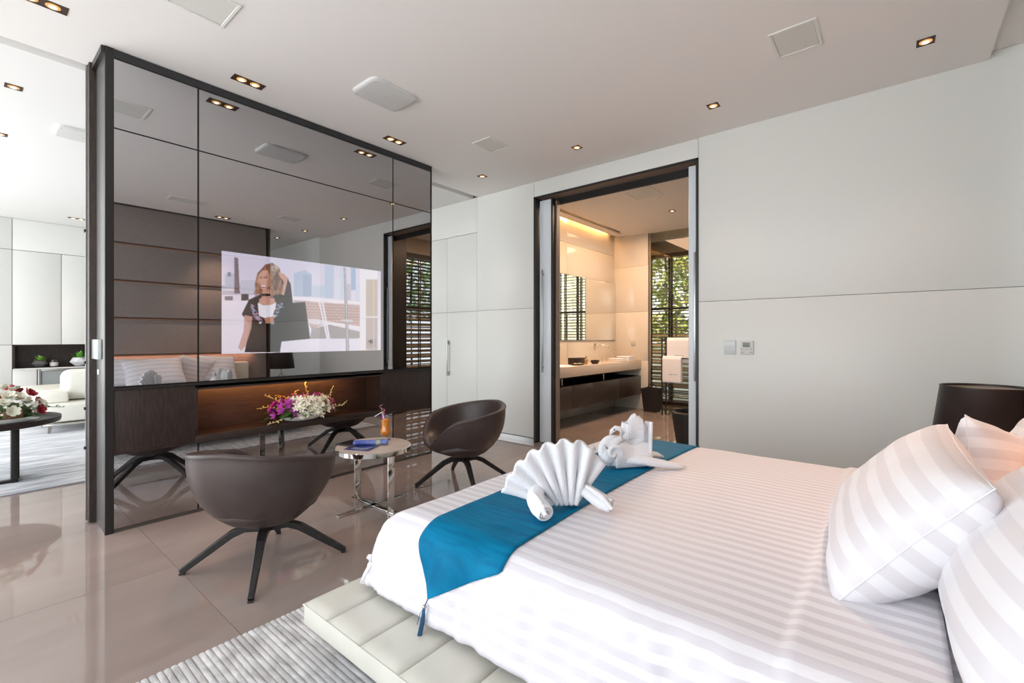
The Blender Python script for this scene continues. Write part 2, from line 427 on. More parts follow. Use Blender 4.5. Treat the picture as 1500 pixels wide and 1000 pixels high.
box('wall_joint', MX-.02, MX-.013, P0+.03, P1, .01, CZ0, black_metal, wlft); box('wall_joint', MX-.02, MX-.013, P0+.03, P1, CZ1, H, black_metal, wlft)
box('mirror_ledge', MX-.02, MX+.012, P0+.02, P1, CZ1-.012, CZ1+.008, black_metal, wlft)
bm = new(); bx(bm, -4.635, MX+.006, P0-.01, P0+.03, 0, H-.004, .003); fin('end_cladding', bm, bronze, wlft)
box('edge_trim', MX-.03, MX+.010, P0-.014, P0+.034, 0, H-.002, black_metal, wlft)
box('edge_trim', MX-.03, MX+.008, P1-.006, P1+.004, .0, H-.002, black_metal, wlft)
# sliding leaf stacked behind the partition
d2 = empty('door_2', kind='structure')
box('door_leaf', -4.72, -4.642, .64, 3.6, .01, H+.05, dark_wood, d2, bev=.003)
box('door_edge', -4.745, -4.722, .632, 3.6, .01, H+.05, steel, d2)
for z in (.55, .85, 1.2, 2.2): box('door_hinge', -4.750, -4.722, .624, .634, z, z+.02, black_metal, d2)
box('head_track', -4.72, MX, P0-.035, P0-.010, H-.05, H-.002, black_metal, d2)

# switch plate and sensor on the partition end
bm = new(); bx(bm, -4.685, -4.425, P0-.035, P0-.012, 1.24, 1.385, .003)
fin('switch_plate', bm, mat('switch_glass', (.6, .66, .65), .15), label='tall pale glass switch plate on the end of the mirror partition', cat='switch')
bm = new(); bx(bm, -4.54, -4.50, P0-.020, P0-.010, 1.125, 1.165, .003)
fin('motion_sensor', bm, white_ceramic, label='tiny white sensor below the switch plate on the partition end', cat='sensor')

# cabinet band with lit niche
cb = empty('wall_cabinet', (MX, (P0+P1)/2, CZ0), label='long dark oak wall cabinet with open lit niche under the tinted mirror', cat='cabinet')
def cbox(nm, x0, x1, y0, y1, z0, z1, m, **k):
    oy = (P0+P1)/2
    return box(nm, x0-MX, x1-MX, y0-oy, y1-oy, z0-CZ0, z1-CZ0, m, cb, **k)
cbox('door', MX-.022, MX+.002, P0+.035, YA-.003, CZ0+.012, CZ1-.014, dark_wood, bev=.0015)
cbox('body', MX-.33, MX-.024, P0+.035, YA-.02, CZ0+.01, CZ1-.02, dark_wood)
cbox('door', MX-.022, MX+.002, 2.955, P1-.01, CZ0+.012, CZ1-.014, dark_wood, bev=.0015)
cbox('body', MX-.33, MX-.024, 2.97, P1-.02, CZ0+.01, CZ1-.02, dark_wood)
cbox('niche_back', MX-.34, MX-.30, YA-.02, 2.97, CZ0+.01, CZ1-.015, dark_wood_h)
cbox('niche_top', MX-.34, MX+.002, YA-.02, 2.97, CZ1-.035, CZ1-.014, dark_wood_h)
cbox('shelf', MX-.34, MX+.006, YA-.02, 2.97, CZ0+.002, NZ0, dark_wood_h, bev=.002)
cbox('bottom_board', MX-.33, MX+.004, P0+.035, P1-.01, CZ0-.004, CZ0+.012, dark_wood_h)
cbox('light_strip', MX-.035, MX-.025, YA+.02, 2.9, CZ1-.046, CZ1-.036, emis('niche_led', (1, .33, .07), 2))
cbox('niche_lip', MX-.02, MX+.002, YA, 2.955, CZ1-.052, CZ1-.014, dark_wood_h)
al = area('niche_light', (MX-.05, 2.0, CZ1-.06), (0, math.radians(72), 0), .03, 1.4, 5, (1, .38, .10))
al.parent = None

# television behind the mirror: painted into a fine grid of cells
def tvuv(cx, cy):
    px, py = 290+cx/3.846, 340+cy/3.846
    a = (px-750)/F; b = (HY-py)/F
    d = (a*math.cos(YAW)-math.sin(YAW), a*math.sin(YAW)+math.cos(YAW), b); k = MX/d[0]
    return ((d[1]*k-1.412)/(2.954-1.412), (2.12-(CH+d[2]*k))/(2.12-1.262))
NU, NV = 300, 170
img = np.zeros((NV, NU, 3)); U, V_ = np.meshgrid((np.arange(NU)+.5)/NU, (np.arange(NV)+.5)/NV)
def lin(c): return np.array([((x/255)**2.2) for x in c])
def poly(pts, col, soft=1.0, raw=False):
    q = np.array([p if raw else tvuv(*p) for p in pts]); acc = np.zeros(U.shape)
    for du, dv in ((-.3, -.3), (.3, -.3), (-.3, .3), (.3, .3)):
        uu, vv = U+du/NU, V_+dv/NV; ins = np.zeros(U.shape, bool)
        for (xa, ya), (xb, yb) in zip(q, np.roll(q, -1, 0)):
            if abs(yb-ya) < 1e-9: continue
            c = ((ya > vv) != (yb > vv)) & (uu < (xb-xa)*(vv-ya)/(yb-ya)+xa); ins ^= c
        acc += ins/4
    acc = (acc*soft)[..., None]
    img[:] = img*(1-acc)+lin(col)*acc
def ell(cx, cy, rx, ry, col, s=1.0, rot=0):
    poly([(cx+rx*math.cos(t)*math.cos(rot)-ry*math.sin(t)*math.sin(rot), cy+rx*math.cos(t)*math.sin(rot)+ry*math.sin(t)*math.cos(rot)) for t in np.linspace(0, 2*PI, 24, False)], col, s)
def rc(x0, y0, x1, y1, col, s=1.0): poly([(x0, y0), (x1, y0), (x1, y1), (x0, y1)], col, s)
img[:] = lin((214, 207, 226)) + (lin((226, 220, 234))-lin((205, 200, 222)))*(V_[..., None]-.4)
rc(130, 300, 330, 352, (176, 172, 192)); rc(130, 318, 300, 330, (222, 216, 228))
rc(150, 232, 205, 312, (178, 184, 206)); rc(165, 225, 185, 250, (110, 118, 150)); rc(150, 360, 196, 384, (110, 105, 120))
poly([(205, 140), (226, 146), (236, 346), (205, 346)], (112, 98, 106)); rc(243, 348, 286, 402, (48, 46, 52))
rc(130, 385, 290, 672, (226, 218, 232)); rc(240, 270, 330, 345, (192, 190, 208))
poly([(540, 232), (600, 212), (640, 236), (640, 362), (540, 362)], (170, 184, 208)); rc(590, 240, 640, 362, (152, 168, 196))
rc(640, 300, 720, 366, (186, 196, 216)); rc(715, 186, 765, 372, (176, 190, 214)); rc(768, 260, 800, 376, (206, 210, 224))
rc(800, 196, 826, 376, (190, 200, 218)); rc(862, 196, 888, 326, (146, 168, 200)); rc(888, 290, 912, 390, (196, 204, 220)); rc(832, 290, 862, 385, (184, 180, 196))
poly([(530, 360), (912, 392), (912, 412), (530, 384)], (232, 224, 232)); poly([(540, 382), (912, 410), (912, 424), (540, 398)], (182, 164, 172))
poly([(596, 388), (912, 418), (912, 548), (720, 512), (640, 548), (616, 490)], (176, 142, 138))
for i in range(9):
    y = 404+i*16
    poly([(600, y-12), (912, y+2), (912, y+5), (600, y-9)], (214, 196, 194), .8)
    for k in range(14):
        x = 606+k*22+(i % 2)*11
        if x < 905: rc(x, y-8, x+3, y+5, (208, 188, 186), .7)
poly([(616, 486), (680, 490), (740, 508), (720, 520), (660, 520), (625, 512)], (214, 206, 214))
poly([(640, 545), (740, 520), (912, 560), (912, 604), (630, 600)], (150, 142, 146))
poly([(720, 500), (912, 530), (912, 548), (724, 518)], (226, 220, 226))
for dx in (0, 18): poly([(678+dx, 392), (688+dx, 392), (734+dx*.6, 600), (724+dx*.6, 600)], (228, 222, 230))
poly([(465, 618), (630, 600), (912, 598), (918, 670), (462, 676)], (222, 216, 230))
poly([(820, 196), (832, 196), (852, 668), (834, 668)], (138, 134, 142)); poly([(826, 196), (829, 196), (846, 668), (842, 668)], (210, 208, 214))
poly([(806, 490), (870, 494), (870, 506), (806, 502)], (200, 196, 204))
rc(912, 205, 1012, 672, (226, 220, 228)); rc(946, 266, 1012, 474, (184, 166, 152)); rc(946, 482, 1012, 662, (176, 160, 158)); rc(988, 266, 992, 662, (206, 196, 190))
rc(968, 606, 984, 626, (70, 66, 66))
# the woman: black coat, hair, face, arms, jacket
poly([(470, 236), (500, 262), (520, 330), (532, 398), (604, 392), (632, 600), (470, 616), (462, 676), (262, 676), (292, 520), (246, 462), (286, 380), (350, 350)], (14, 13, 16))
poly([(378, 182), (420, 172), (462, 206), (470, 280), (492, 330), (470, 350), (430, 350), (420, 372), (356, 350), (328, 344), (320, 300), (334, 232)], (128, 84, 66))
poly([(402, 190), (446, 196), (458, 240), (440, 330), (420, 330), (412, 250)], (84, 56, 46)); poly([(328, 250), (346, 232), (344, 340), (330, 330), (322, 296)], (170, 122, 96))
poly([(344, 236), (362, 216), (392, 214), (404, 250), (402, 300), (386, 328), (370, 336), (352, 306), (342, 268)], (202, 152, 136))
poly([(392, 220), (406, 250), (402, 302), (386, 328), (374, 334), (388, 300), (394, 258)], (168, 116, 98), .7)
poly([(340, 258), (350, 276), (337, 286)], (206, 156, 140)); poly([(346, 256), (360, 253), (361, 259), (348, 260)], (70, 48, 44)); poly([(368, 254), (386, 252), (386, 258), (369, 259)], (78, 52, 46)); poly([(344, 248), (360, 245), (360, 248)], (110, 74, 60)); poly([(366, 246), (390, 243), (390, 247)], (110, 74, 60))
poly([(352, 296), (384, 300), (378, 314), (358, 310)], (150, 60, 66)); poly([(354, 298), (382, 301), (377, 308), (360, 306)], (244, 238, 240))
poly([(364, 326), (400, 318), (412, 400), (352, 400)], (190, 138, 122)); rc(352, 346, 408, 360, (26, 22, 24))
poly([(455, 226), (480, 232), (512, 262), (498, 300), (484, 356), (470, 350), (484, 280), (462, 250)], (196, 148, 134))
ell(432, 204, 26, 18, (160, 150, 140)); ell(440, 200, 12, 8, (196, 170, 150))
poly([(505, 262), (522, 290), (534, 398), (520, 416), (488, 360)], (20, 18, 22))
random.seed(21)
for i in range(90):
    q = random.random(); side_ = random.random() < .4
    if side_: x, y = 329+random.gauss(0, 4), 290+q*54
    else: x, y = 426+random.gauss(0, 15), 200+q*150
    ell(x, y, random.uniform(2, 4.5), random.uniform(8, 16), random.choice([(150, 102, 78), (104, 68, 54), (184, 134, 104), (88, 58, 48), (204, 160, 130)]), .55, random.uniform(-.4, .4))
for i in range(14): ell(330+random.gauss(0, 8), 330+i*2, 4, 10, (132, 88, 70), .5, .5)
random.seed(9)
poly([(336, 398), (352, 400), (372, 412), (412, 404), (440, 396), (432, 474), (376, 484), (344, 470)], (226, 222, 234))
poly([(348, 372), (430, 372), (436, 398), (410, 410), (366, 412), (342, 398)], (194, 142, 126))
for i in range(120):
    t = random.random(); sd = random.random() < .5
    if sd: x, y = 302+t*52+random.uniform(-8, 8), 424+t*80+random.uniform(-14, 14)
    else: x, y = 472-t*60+random.uniform(-10, 10), 404+t*100+random.uniform(-14, 14)
    ell(x, y, 7, 5, random.choice([(120, 160, 176), (180, 110, 130), (210, 204, 216), (60, 84, 100), (150, 140, 170), (28, 30, 36)]))
poly([(374, 482), (426, 474), (424, 512), (382, 514)], (176, 122, 100))
poly([(262, 466), (306, 476), (300, 540), (268, 640), (244, 668), (226, 650), (256, 560)], (196, 150, 140), .9)
img = np.clip(img, 0, 1)
me = bpy.data.meshes.new('screen')
yy = 1.412+(2.954-1.412)*np.arange(NU+1)/NU; zz = 2.12-(2.12-1.262)*np.arange(NV+1)/NV
TVY, TVZ = 2.183, 1.262
co = np.zeros((NV+1, NU+1, 3)); co[..., 0] = .0015; co[..., 1] = yy[None]-TVY; co[..., 2] = zz[:, None]-TVZ
me.vertices.add((NU+1)*(NV+1)); me.vertices.foreach_set('co', co.ravel())
ii, jj = np.meshgrid(np.arange(NU), np.arange(NV)); a = (jj*(NU+1)+ii).ravel()
quads = np.stack([a, a+NU+1, a+NU+2, a+1], 1)
me.loops.add(quads.size); me.loops.foreach_set('vertex_index', quads.ravel())
me.polygons.add(len(quads)); me.polygons.foreach_set('loop_start', np.arange(0, quads.size, 4)); me.polygons.foreach_set('loop_total', np.full(len(quads), 4))
me.update(calc_edges=True)
at = me.attributes.new('picture', 'FLOAT_COLOR', 'CORNER')
cc = np.ones((NV*NU, 4, 4)); cc[:, :, :3] = img.reshape(-1, 1, 3); at.data.foreach_set('color', cc.ravel())
sm = bpy.data.materials.new('screen_picture'); sm.use_nodes = True; t = sm.node_tree; t.nodes.clear()
o_ = t.nodes.new('ShaderNodeOutputMaterial'); g_ = t.nodes.new('ShaderNodeBsdfGlossy'); e_ = t.nodes.new('ShaderNodeEmission'); ad = t.nodes.new('ShaderNodeAddShader'); at_ = t.nodes.new('ShaderNodeAttribute')
at_.attribute_name = 'picture'; g_.inputs['Color'].default_value = (.40, .40, .41, 1); g_.inputs['Roughness'].default_value = 0; e_.inputs['Strength'].default_value = .72
t.links.new(at_.outputs['Color'], e_.inputs['Color']); t.links.new(g_.outputs[0], ad.inputs[0]); t.links.new(e_.outputs[0], ad.inputs[1]); t.links.new(ad.outputs[0], o_.inputs[0])
me.materials.append(sm)
tv = empty('television', (MX, TVY, TVZ), label='lit television picture of a smiling woman on a rooftop, set into the tinted mirror', cat='television')
inst('screen', me, tv)

# ------------------------------------------------------------------ ceiling fittings
dl_in = mat('downlight_housing', (.055, .028, .014), .5)
def downlight(x, y, n, label, rz=0, w=.13, z=H, warm=1):
    """n lamps in a recessed black box (rectangular for two)"""
    t = empty('downlight', (x, y, z), rz, label=label, cat='ceiling light', group='recessed ceiling downlights')
    L = w*.40 if n == 1 else w*.90
    Wd = w*.38
    bm = new()
    for (a, b, c, d) in ((-Wd, Wd, -L, -L+.010), (-Wd, Wd, L-.010, L), (-Wd, -Wd+.010, -L, L), (Wd-.010, Wd, -L, L)):
        bx(bm, a, b, c, d, -.003, .06)
    fin('trim', bm, dl_in, t, smooth=False)
    box('housing', -Wd+.01, Wd-.01, -L+.01, L-.01, -.0015, .0, dl_in, t)
    for k in range(n):
        yo = 0 if n == 1 else (-.05 if k == 0 else .05)
        bm = new(); lathe(bm, [(.0, -.005), (.03, -.005), (.036, -.002)], n=20); r = fin('reflector', bm, bulb, t, loc=(0, yo, -.001))
        bm = new(); lathe(bm, [(.0, -.009), (.014, -.0085), (.020, -.006)], n=16); fin('bulb', bm, bulb_core, r)
    l = bpy.data.lights.new('downlight_beam', 'SPOT'); l.energy = (22 if y < 4 else 16)*n*warm; l.color = (1, .66, .48); l.spot_size = math.radians(75); l.spot_blend = .8; l.shadow_soft_size = .05
    lo = bpy.data.objects.new('downlight_beam', l); lo.location = (0, 0, -.02); lo.parent = t; COL.objects.link(lo)
    return t
downlight(-4.04, .34, 2, 'twin ceiling downlight at the top left corner of the picture')
downlight(-4.02, 1.513, 2, 'twin ceiling downlight above the left half of the mirror')
downlight(-4.03, 2.94, 2, 'twin ceiling downlight above the right end of the mirror')
downlight(-4.06, 4.31, 1, 'small single ceiling downlight nearest the wardrobe')
downlight(-2.65, 4.31, 1, 'small single ceiling downlight left of the bathroom doorway top', w=.12)
downlight(-1.236, 4.31, 1, 'single ceiling downlight just right of the bathroom doorway', w=.125)
downlight(.175, 4.32, 1, 'single bright ceiling downlight at the far right of the ceiling', w=.13)
downlight(1.5, 4.37, 1, 'single ceiling downlight beyond the headboard wall, seen only in the mirror', z=H+.06)
downlight(.30, 2.94, 2, 'twin ceiling downlight above the bed pillows, seen in the mirror', warm=3.5)
downlight(-5.59, .308, 1, 'single living room downlight above the round flower table')
downlight(-6.99, .291, 1, 'single living room downlight at the left picture edge')
downlight(-10.93, 1.354, 2, 'far living room downlight near the white cabinets')
downlight(-2.72, 7.3, 1, 'single ceiling downlight inside the bathroom', z=3.42)
vent_m = mat('vent_white', (.78, .77, .73), .6)
vent_in = mat('vent_panel', (.70, .695, .65), .7)
def vent(x0, x1, y0, y1, label, z=H, name='ceiling_vent'):
    t = empty(name, ((x0+x1)/2, (y0+y1)/2, z), label=label, cat='vent')
    a, b = (x1-x0)/2, (y1-y0)/2
    bm = new()
    for q in ((-a, a, -b, -b+.02), (-a, a, b-.02, b), (-a, -a+.02, -b+.02, b-.02), (a-.02, a, -b+.02, b-.02)): bx(bm, *q, -.008, .002, .002, 1)
    fin('frame', bm, vent_m, t)
    bm = new(); bx(bm, -a+.024, a-.024, -b+.024, b-.024, -.004, .002, .001, 1); fin('panel', bm, vent_in, t)
vent(-3.44, -3.12, .81, 1.14, 'flush grey ceiling vent at the top left of the picture')
vent(-3.45, -3.19, 3.50, 3.83, 'flush square ceiling vent nearest the wardrobe corner')
vent(-.66, -.38, 3.54, 3.89, 'flush square ceiling vent at the right of the ceiling')
vent(-.52, -.24, 2.0, 2.5, 'flush ceiling vent over the bed reflected left of the screen')
vent(-8.35, -7.75, 1.2, 1.6, 'flush ceiling vent far inside the living room')
vent(-2.9, -2.5, 5.9, 6.4, 'flush vent in the bathroom ceiling', z=3.42)
def puck(x0, x1, y0, y1, label):
    t = empty('ceiling_speaker', ((x0+x1)/2, (y0+y1)/2, H), label=label, cat='ceiling unit')
    a, b = (x1-x0)/2, (y1-y0)/2
    bm = new(); n = 40; pts = lambda s, z: [bm.verts.new((s*0+math.copysign(abs(math.cos(q))**.28, math.cos(q))*(a-s), math.copysign(abs(math.sin(q))**.28, math.sin(q))*(b-s), z)) for q in (2*PI*k/n+.01 for k in range(n))]
    rr = [pts(0, 0), pts(.002, -.016), pts(.010, -.024), pts(.03, -.027)]
    for p, q in zip(rr, rr[1:]):
        for k in range(n): bm.faces.new((p[k], q[k], q[(k+1) % n], p[(k+1) % n]))
    bm.faces.new(rr[-1][::-1]); fin('cover', bm, mat('ceiling_unit_white', (.66, .66, .64), .5), t)
    for dx, dy in ((0, 0), (-a+.04, -b+.04), (a-.04, -b+.04), (-a+.04, b-.04), (a-.04, b-.04)):
        bm = new(); lathe(bm, [(0, -.0295), (.005, -.0295), (.006, -.026)], (dx, dy, 0), 10); fin('screw', bm, steel, t)
puck(-3.50, -3.14, 2.10, 2.56, 'raised rounded white ceiling unit with screws, above the middle of the mirror')
puck(-6.55, -6.2, .62, 1.05, 'rounded white ceiling unit in the living room beside the partition top')

# wall controls beside the bathroom doorway
bm = new(); bx(bm, -.055, .055, -.012, 0, -.072, .072, .003)
t = empty('switch_plate', (-1.25, YR, 1.302), label='pale glass light switch plate on the white wall right of the doorway', cat='switch')
fin('plate', bm, mat('switch_plate_glass', (.63, .66, .66), .12), t)
box('rocker', -.052, .052, -.0135, -.011, -.008, .069, mat('rocker_glass', (.66, .69, .69), .15), t, bev=.001)
t = empty('thermostat', (-1.095, YR, 1.30), label='white wall thermostat with small grey display right of the switch plate', cat='thermostat')
bm = new(); bx(bm, -.058, .058, -.016, 0, -.068, .068, .004); fin('body', bm, mat('thermostat_white', (.68, .68, .66), .4), t)
box('display', -.036, .03, -.0175, -.015, .006, .05, mat('lcd', (.22, .23, .2), .2), t, bev=.001)
for x, z in ((-.04, -.014), (-.002, -.014), (.036, -.014), (-.04, -.044), (.036, -.044)):
    box('button', x-.012, x+.012, -.018, -.015, z-.006, z+.006, mat('button_grey', (.5, .5, .49), .5), t, bev=.001)
# flat digits on the display
dg = mat('lcd_digits', (.03, .035, .03), .5)
bm = new()
for x in (-.012, .004):
    for (a, b, c, d) in ((0, .009, .036, .0375), (0, .009, .0275, .029), (0, .009, .019, .0205), (.0075, .009, .028, .0375), (0, .0015, .019, .029)):
        bx(bm, x+a, x+b, -.0182, -.0175, c, d)
fin('digits', bm, dg, t, smooth=False)

# ------------------------------------------------------------------ living room beyond the partition
XL = -11.735
wliv = empty('wall_living', kind='structure')
liv_w = mat('living_panel', (.68, .68, .65), .4)
box('wall_core', XL-.40, XL-.30, -2.6, 5.0, 0, 3.7, groove_m, wliv)
box('wall_core', XL-.30, XL-.02, -2.6, 5.0, 1.275, 3.7, groove_m, wliv); box('wall_core', XL-.30, XL-.02, -2.6, 5.0, 0, .84, groove_m, wliv)
box('wall_core', XL-.30, XL-.02, -2.6, .63, .84, 1.275, groove_m, wliv)
def lp(ya, yb, za, zb): box('wall_panel', XL-.02, XL, ya+.004, yb-.004, za+.004, zb-.004, liv_w, wliv, bev=.002)
for ya, yb in ((-2.5, -1.2), (-1.2, -.3), (-.3, .631)):
    lp(ya, yb, .0, .58); lp(ya, yb, .58, 1.27); lp(ya, yb, 1.27, 2.92); lp(ya, yb, 2.92, H)
for ya, yb in ((.631, 1.242), (1.242, 1.85), (1.85, 2.9), (2.9, 4.9)): lp(ya, yb, 1.27, 2.92)
lp(.631, 2.9, 2.92, H); lp(2.9, 4.9, 2.92, H); lp(2.9, 4.9, 0, 1.27)
lp(.631, .93, 0, .845); lp(1.62, 2.9, 0, .845)
nb = new(); bx(nb, XL-.28, XL-.26, .631, 2.9, .845, 1.27); bx(nb, XL-.28, XL, .631, .66, .86, 1.27); bx(nb, XL-.28, XL, .631, 2.9, 1.25, 1.27); bx(nb, XL-.28, XL+.0, .631, 2.9, .845, .862)
fin('wall_niche', nb, dark_wood, wliv, smooth=False)
box('niche_ledge', XL-.02, XL+.02, .64, 2.9, .835, .857, white_gloss, wliv)
fr = empty('drinks_fridge', (XL, 1.27, .02), label='built-in glass-door drinks fridge under the dark niche in the living room', cat='fridge')
box('body', -.02, .0, -.33, .34, 0, .81, mat('fridge_body', (.2, .21, .21), .3), fr)
box('door_glass', .001, .012, -.28, .33, .03, .78, mat('fridge_glass', (.30, .32, .32), .1), fr)
bm = new(); bx(bm, .0, .03, -.33, -.29, 0, .81, .003); bx(bm, 0, .03, -.29, .34, .78, .81, .003); fin('door_frame', bm, steel, fr)
box('label_plate', .012, .016, .0, .06, .50, .53, white_ceramic, fr)

# small pots in the niche
leafg = mat('succulent_green', (.20, .42, .07), .5)
def facet_pot(x, y, z, r, hgt, m, label, hue):
    t = empty('potted_succulent', (x, y, z), label=label, cat='plant', group=None)
    bm = new(); n = 6; prev = None
    for (rr, zz, ph) in ((r*.45, 0, 0), (r, hgt*.5, .5), (r*.75, hgt, 0)):
        ring = [bm.verts.new((rr*math.cos(2*PI*(k+ph)/n), rr*math.sin(2*PI*(k+ph)/n), zz)) for k in range(n)]
        if prev:
            off = 0 if ph else 1
            for k in range(n):
                j = (k+1) % n
                if ph: bm.faces.new((prev[k], prev[j], ring[k])); bm.faces.new((prev[j], ring[j], ring[k]))
                else: bm.faces.new((prev[k], prev[j], ring[j])); bm.faces.new((prev[k], ring[j], ring[k]))
        prev = ring
        if zz == 0: bm.faces.new(ring[::-1])
    bm.faces.new(prev)
    fin('pot', bm, m, t, smooth=False)
    bm = new()
    for k in range(60):
        a = random.random()*2*PI; el = random.uniform(.2, 1.4); L = r*random.uniform(.7, 1.15)
        d = Vector((math.cos(a)*math.cos(el), math.sin(a)*math.cos(el), math.sin(el)*.9)); c = Vector((0, 0, hgt*.9)); s = d.cross(Vector((0, 0, 1))).normalized()
        v = [bm.verts.new(p) for p in (c+d*L*.35-s*r*.05, c+d*L*.8-s*r*.16, c+d*L*1.1, c+d*L*.8+s*r*.16, c+d*L*.35+s*r*.05)]
        bm.faces.new(v)
    fin('leaves', bm, hue, t, smooth=False)
facet_pot(XL-.10, .975, .862, .11, .12, mat('dark_pot', (.09, .085, .08), .5), 'green succulent in a dark faceted pot at the left of the living room niche', leafg)
facet_pot(XL-.10, 1.50, .862, .14, .16, mat('white_pot', (.62, .63, .64), .4), 'green succulent in a white faceted pot at the right of the living room niche', mat('succulent_bright', (.16, .45, .06), .5))
t = empty('candle_jar', (XL-.10, 1.155, .862), label='dark glass candle jar between the two niche succulents', cat='candle')
bm = new(); lathe(bm, [(0, 0), (.055, 0), (.055, .13), (.048, .13), (.046, .02), (0, .02)], n=20); fin('jar', bm, mat('jar_dark', (.04, .04, .04), .1), t)
bm = new(); lathe(bm, [(.056, .02), (.057, .02), (.057, .085), (.056, .085)], n=20); fin('paper_band', bm, mat('jar_label', (.55, .52, .5), .6), t)

# living room rug
def rug(name, x0, x1, y0, y1, m, label, hgt=.014):
    bm = new(); bx(bm, x0, x1, y0, y1, .001, hgt, .005)
    return fin(name, bm, m, label=label, cat='rug')
rugl = mat('carved_grey_rug', (.5, .5, .52), .9, sheen=.3)
b_ = rugl.node_tree.nodes['Principled BSDF']; tcn = nd(rugl, 'ShaderNodeTexCoord'); mpn = nd(rugl, 'ShaderNodeMapping'); mpn.inputs['Scale'].default_value = (3.2, .55, 1)
lk(rugl, tcn.outputs['Object'], mpn.inputs[0]); wv = nd(rugl, 'ShaderNodeTexNoise', Scale=3.0, Detail=6, Distortion=1.2); lk(rugl, mpn.outputs[0], wv.inputs['Vector'])
rp = nd(rugl, 'ShaderNodeValToRGB'); rp.color_ramp.elements[0].position = .38; rp.color_ramp.elements[1].position = .58
rp.color_ramp.elements[0].color = (.30, .31, .34, 1); rp.color_ramp.elements[1].color = (.62, .62, .64, 1); lk(rugl, wv.outputs['Fac'], rp.inputs[0]); lk(rugl, rp.outputs[0], b_.inputs['Base Color'])
bp = nd(rugl, 'ShaderNodeBump', Strength=.8, Distance=.02); lk(rugl, wv.outputs['Fac'], bp.inputs['Height']); lk(rugl, bp.outputs[0], b_.inputs['Normal'])
rug('living_rug', -11.2, -6.03, -1.6, 3.4, rugl, 'silvery grey carved rug under the sofa and round table in the living room')

# white leather chaise sofa
sf = empty('chaise_sofa', (-9.6, 1.4, .0), label='white tufted leather chaise sofa on chrome legs in the living room', cat='sofa')
def sbox(nm, x0, x1, y0, y1, z0, z1, bev=.03, m=white_leather):
    bm = new(); bx(bm, x0, x1, y0, y1, z0, z1, bev, 3); return fin(nm, bm, m, sf)
for k in range(4): sbox('seat_cushion', -.62, .28, -.58+k*.56, -.03+k*.56, .17, .42)
for k in range(3): sbox('chaise_cushion', -1.5+k*.42, -1.09+k*.42, -.72, -.02, .44, .60)
sbox('chaise_cushion', -.22, -.02, -.60, -.30, .42, .58)
bm = new()
def backf(u, v):
    a = (u-.5)*2; b = v
    z = .42+.50*b; y = -.28+a*.0; L = 2.2
    return (-.42-.05*math.sin(b*PI)+.10*b, -.30+2.0*u, z)
vs = bx(bm, -.5, -.2, -.36, .30, .44, .90, .12, 4); vs2 = bx(bm, -.5, -.2, .32, 1.6, .44, .90, .12, 4); fin('backrest', bm, white_leather, sf)
bm = new(); bx(bm, -.64, .30, -.60, 1.68, .125, .150, .004); fin('frame', bm, chrome, sf)
bm = new(); bx(bm, .285, .305, -.03, .11, .10, .16, .004); fin('frame_joint', bm, white_ceramic, sf)
for x, y in ((.22, -.52), (-.55, -.52), (.22, 1.6), (-.55, 1.6)):
    bm = new(); bar(bm, [(x, y, .135), (x+.03, y-.02, .0165)], [.06, .03], [.05, .03], up=(0, 1, 0)); fin('leg', bm, chrome, sf)

# round dark tray table with flat frame legs
TC = (-6.62, .18)
rt = empty('round_table', (*TC, .0145), label='round dark wood tray table holding red and white flowers in the living room', cat='table')
bm = new(); lathe(bm, [(0, .545), (.50, .545), (.515, .553), (.52, .575), (.52, .60), (.508, .60), (.505, .575), (.49, .565), (0, .563)], n=56); fin('tabletop', bm, mat('espresso_wood', (.03, .022, .02), .45, spec=.25), rt)
for k, (dx, dy) in enumerate(((.10, .18), (-.06, .20))):
    bm = new(); bx(bm, dx-.055, dx+.055, dy-.02, dy+.025, 0, .545, .002); fin('leg', bm, leg_black, rt)
bm = new(); bx(bm, -.50, .14, .19, .21, 0, .02, .002); bx(bm, .06, .14, -.5, .18, 0, .02, .002); fin('base_bar', bm, leg_black, rt)
bm = new(); bx(bm, -.04, .04, -.42, -.40, 0, .545, .002); fin('leg', bm, leg_black, rt)

# flower kit
def petal_flower(r, n, cup=.4, wide=.55, tip=.2, layers=1):
    bm = new()
    for L in range(layers):
        rr = r*(1-.3*L); cc = cup+L*.45
        for k in range(n):
            a = 2*PI*(k+.5*L)/n; ca, sa = math.cos(a), math.sin(a)
            pts = []
            for (t_, w) in ((.08, .12), (.45, wide), (.8, wide*.85), (1, tip)):
                z = rr*cc*t_**1.5
                pts.append((t_*rr, w*rr*.5, z))
            up = [bm.verts.new((p[0]*ca-p[1]*sa, p[0]*sa+p[1]*ca, p[2]+.1*rr*abs(p[1])/rr)) for p in pts]
            dn = [bm.verts.new((p[0]*ca+p[1]*sa, p[0]*sa-p[1]*ca, p[2]+.1*rr*abs(p[1])/rr)) for p in pts]
            for q in range(3): bm.faces.new((dn[q], dn[q+1], up[q+1], up[q]))
    return bm
def mesh_of(bm, m, nm):
    me = bpy.data.meshes.new(nm); bm.to_mesh(me); bm.free(); me.materials.append(m)
    me.polygons.foreach_set('use_smooth', [True]*len(me.polygons)); return me
wpet = mat('white_petal', (.86, .84, .70), .6); ppet = mat('purple_petal', (.36, .03, .30), .5); pinkp = mat('pink_petal', (.75, .25, .45), .5)
ybud = mat('yellow_bud', (.70, .50, .12), .5); gleaf = mat('leaf_green', (.06, .14, .03), .5); redp = mat('rose_red', (.32, .01, .02), .5); stemg = mat('stem_green', (.22, .28, .06), .5)
orch_w = mesh_of(petal_flower(.030, 5), wpet, 'white_blossom'); orch_p = mesh_of(petal_flower(.029, 5), ppet, 'purple_blossom'); orch_k = mesh_of(petal_flower(.028, 5), pinkp, 'pink_blossom')
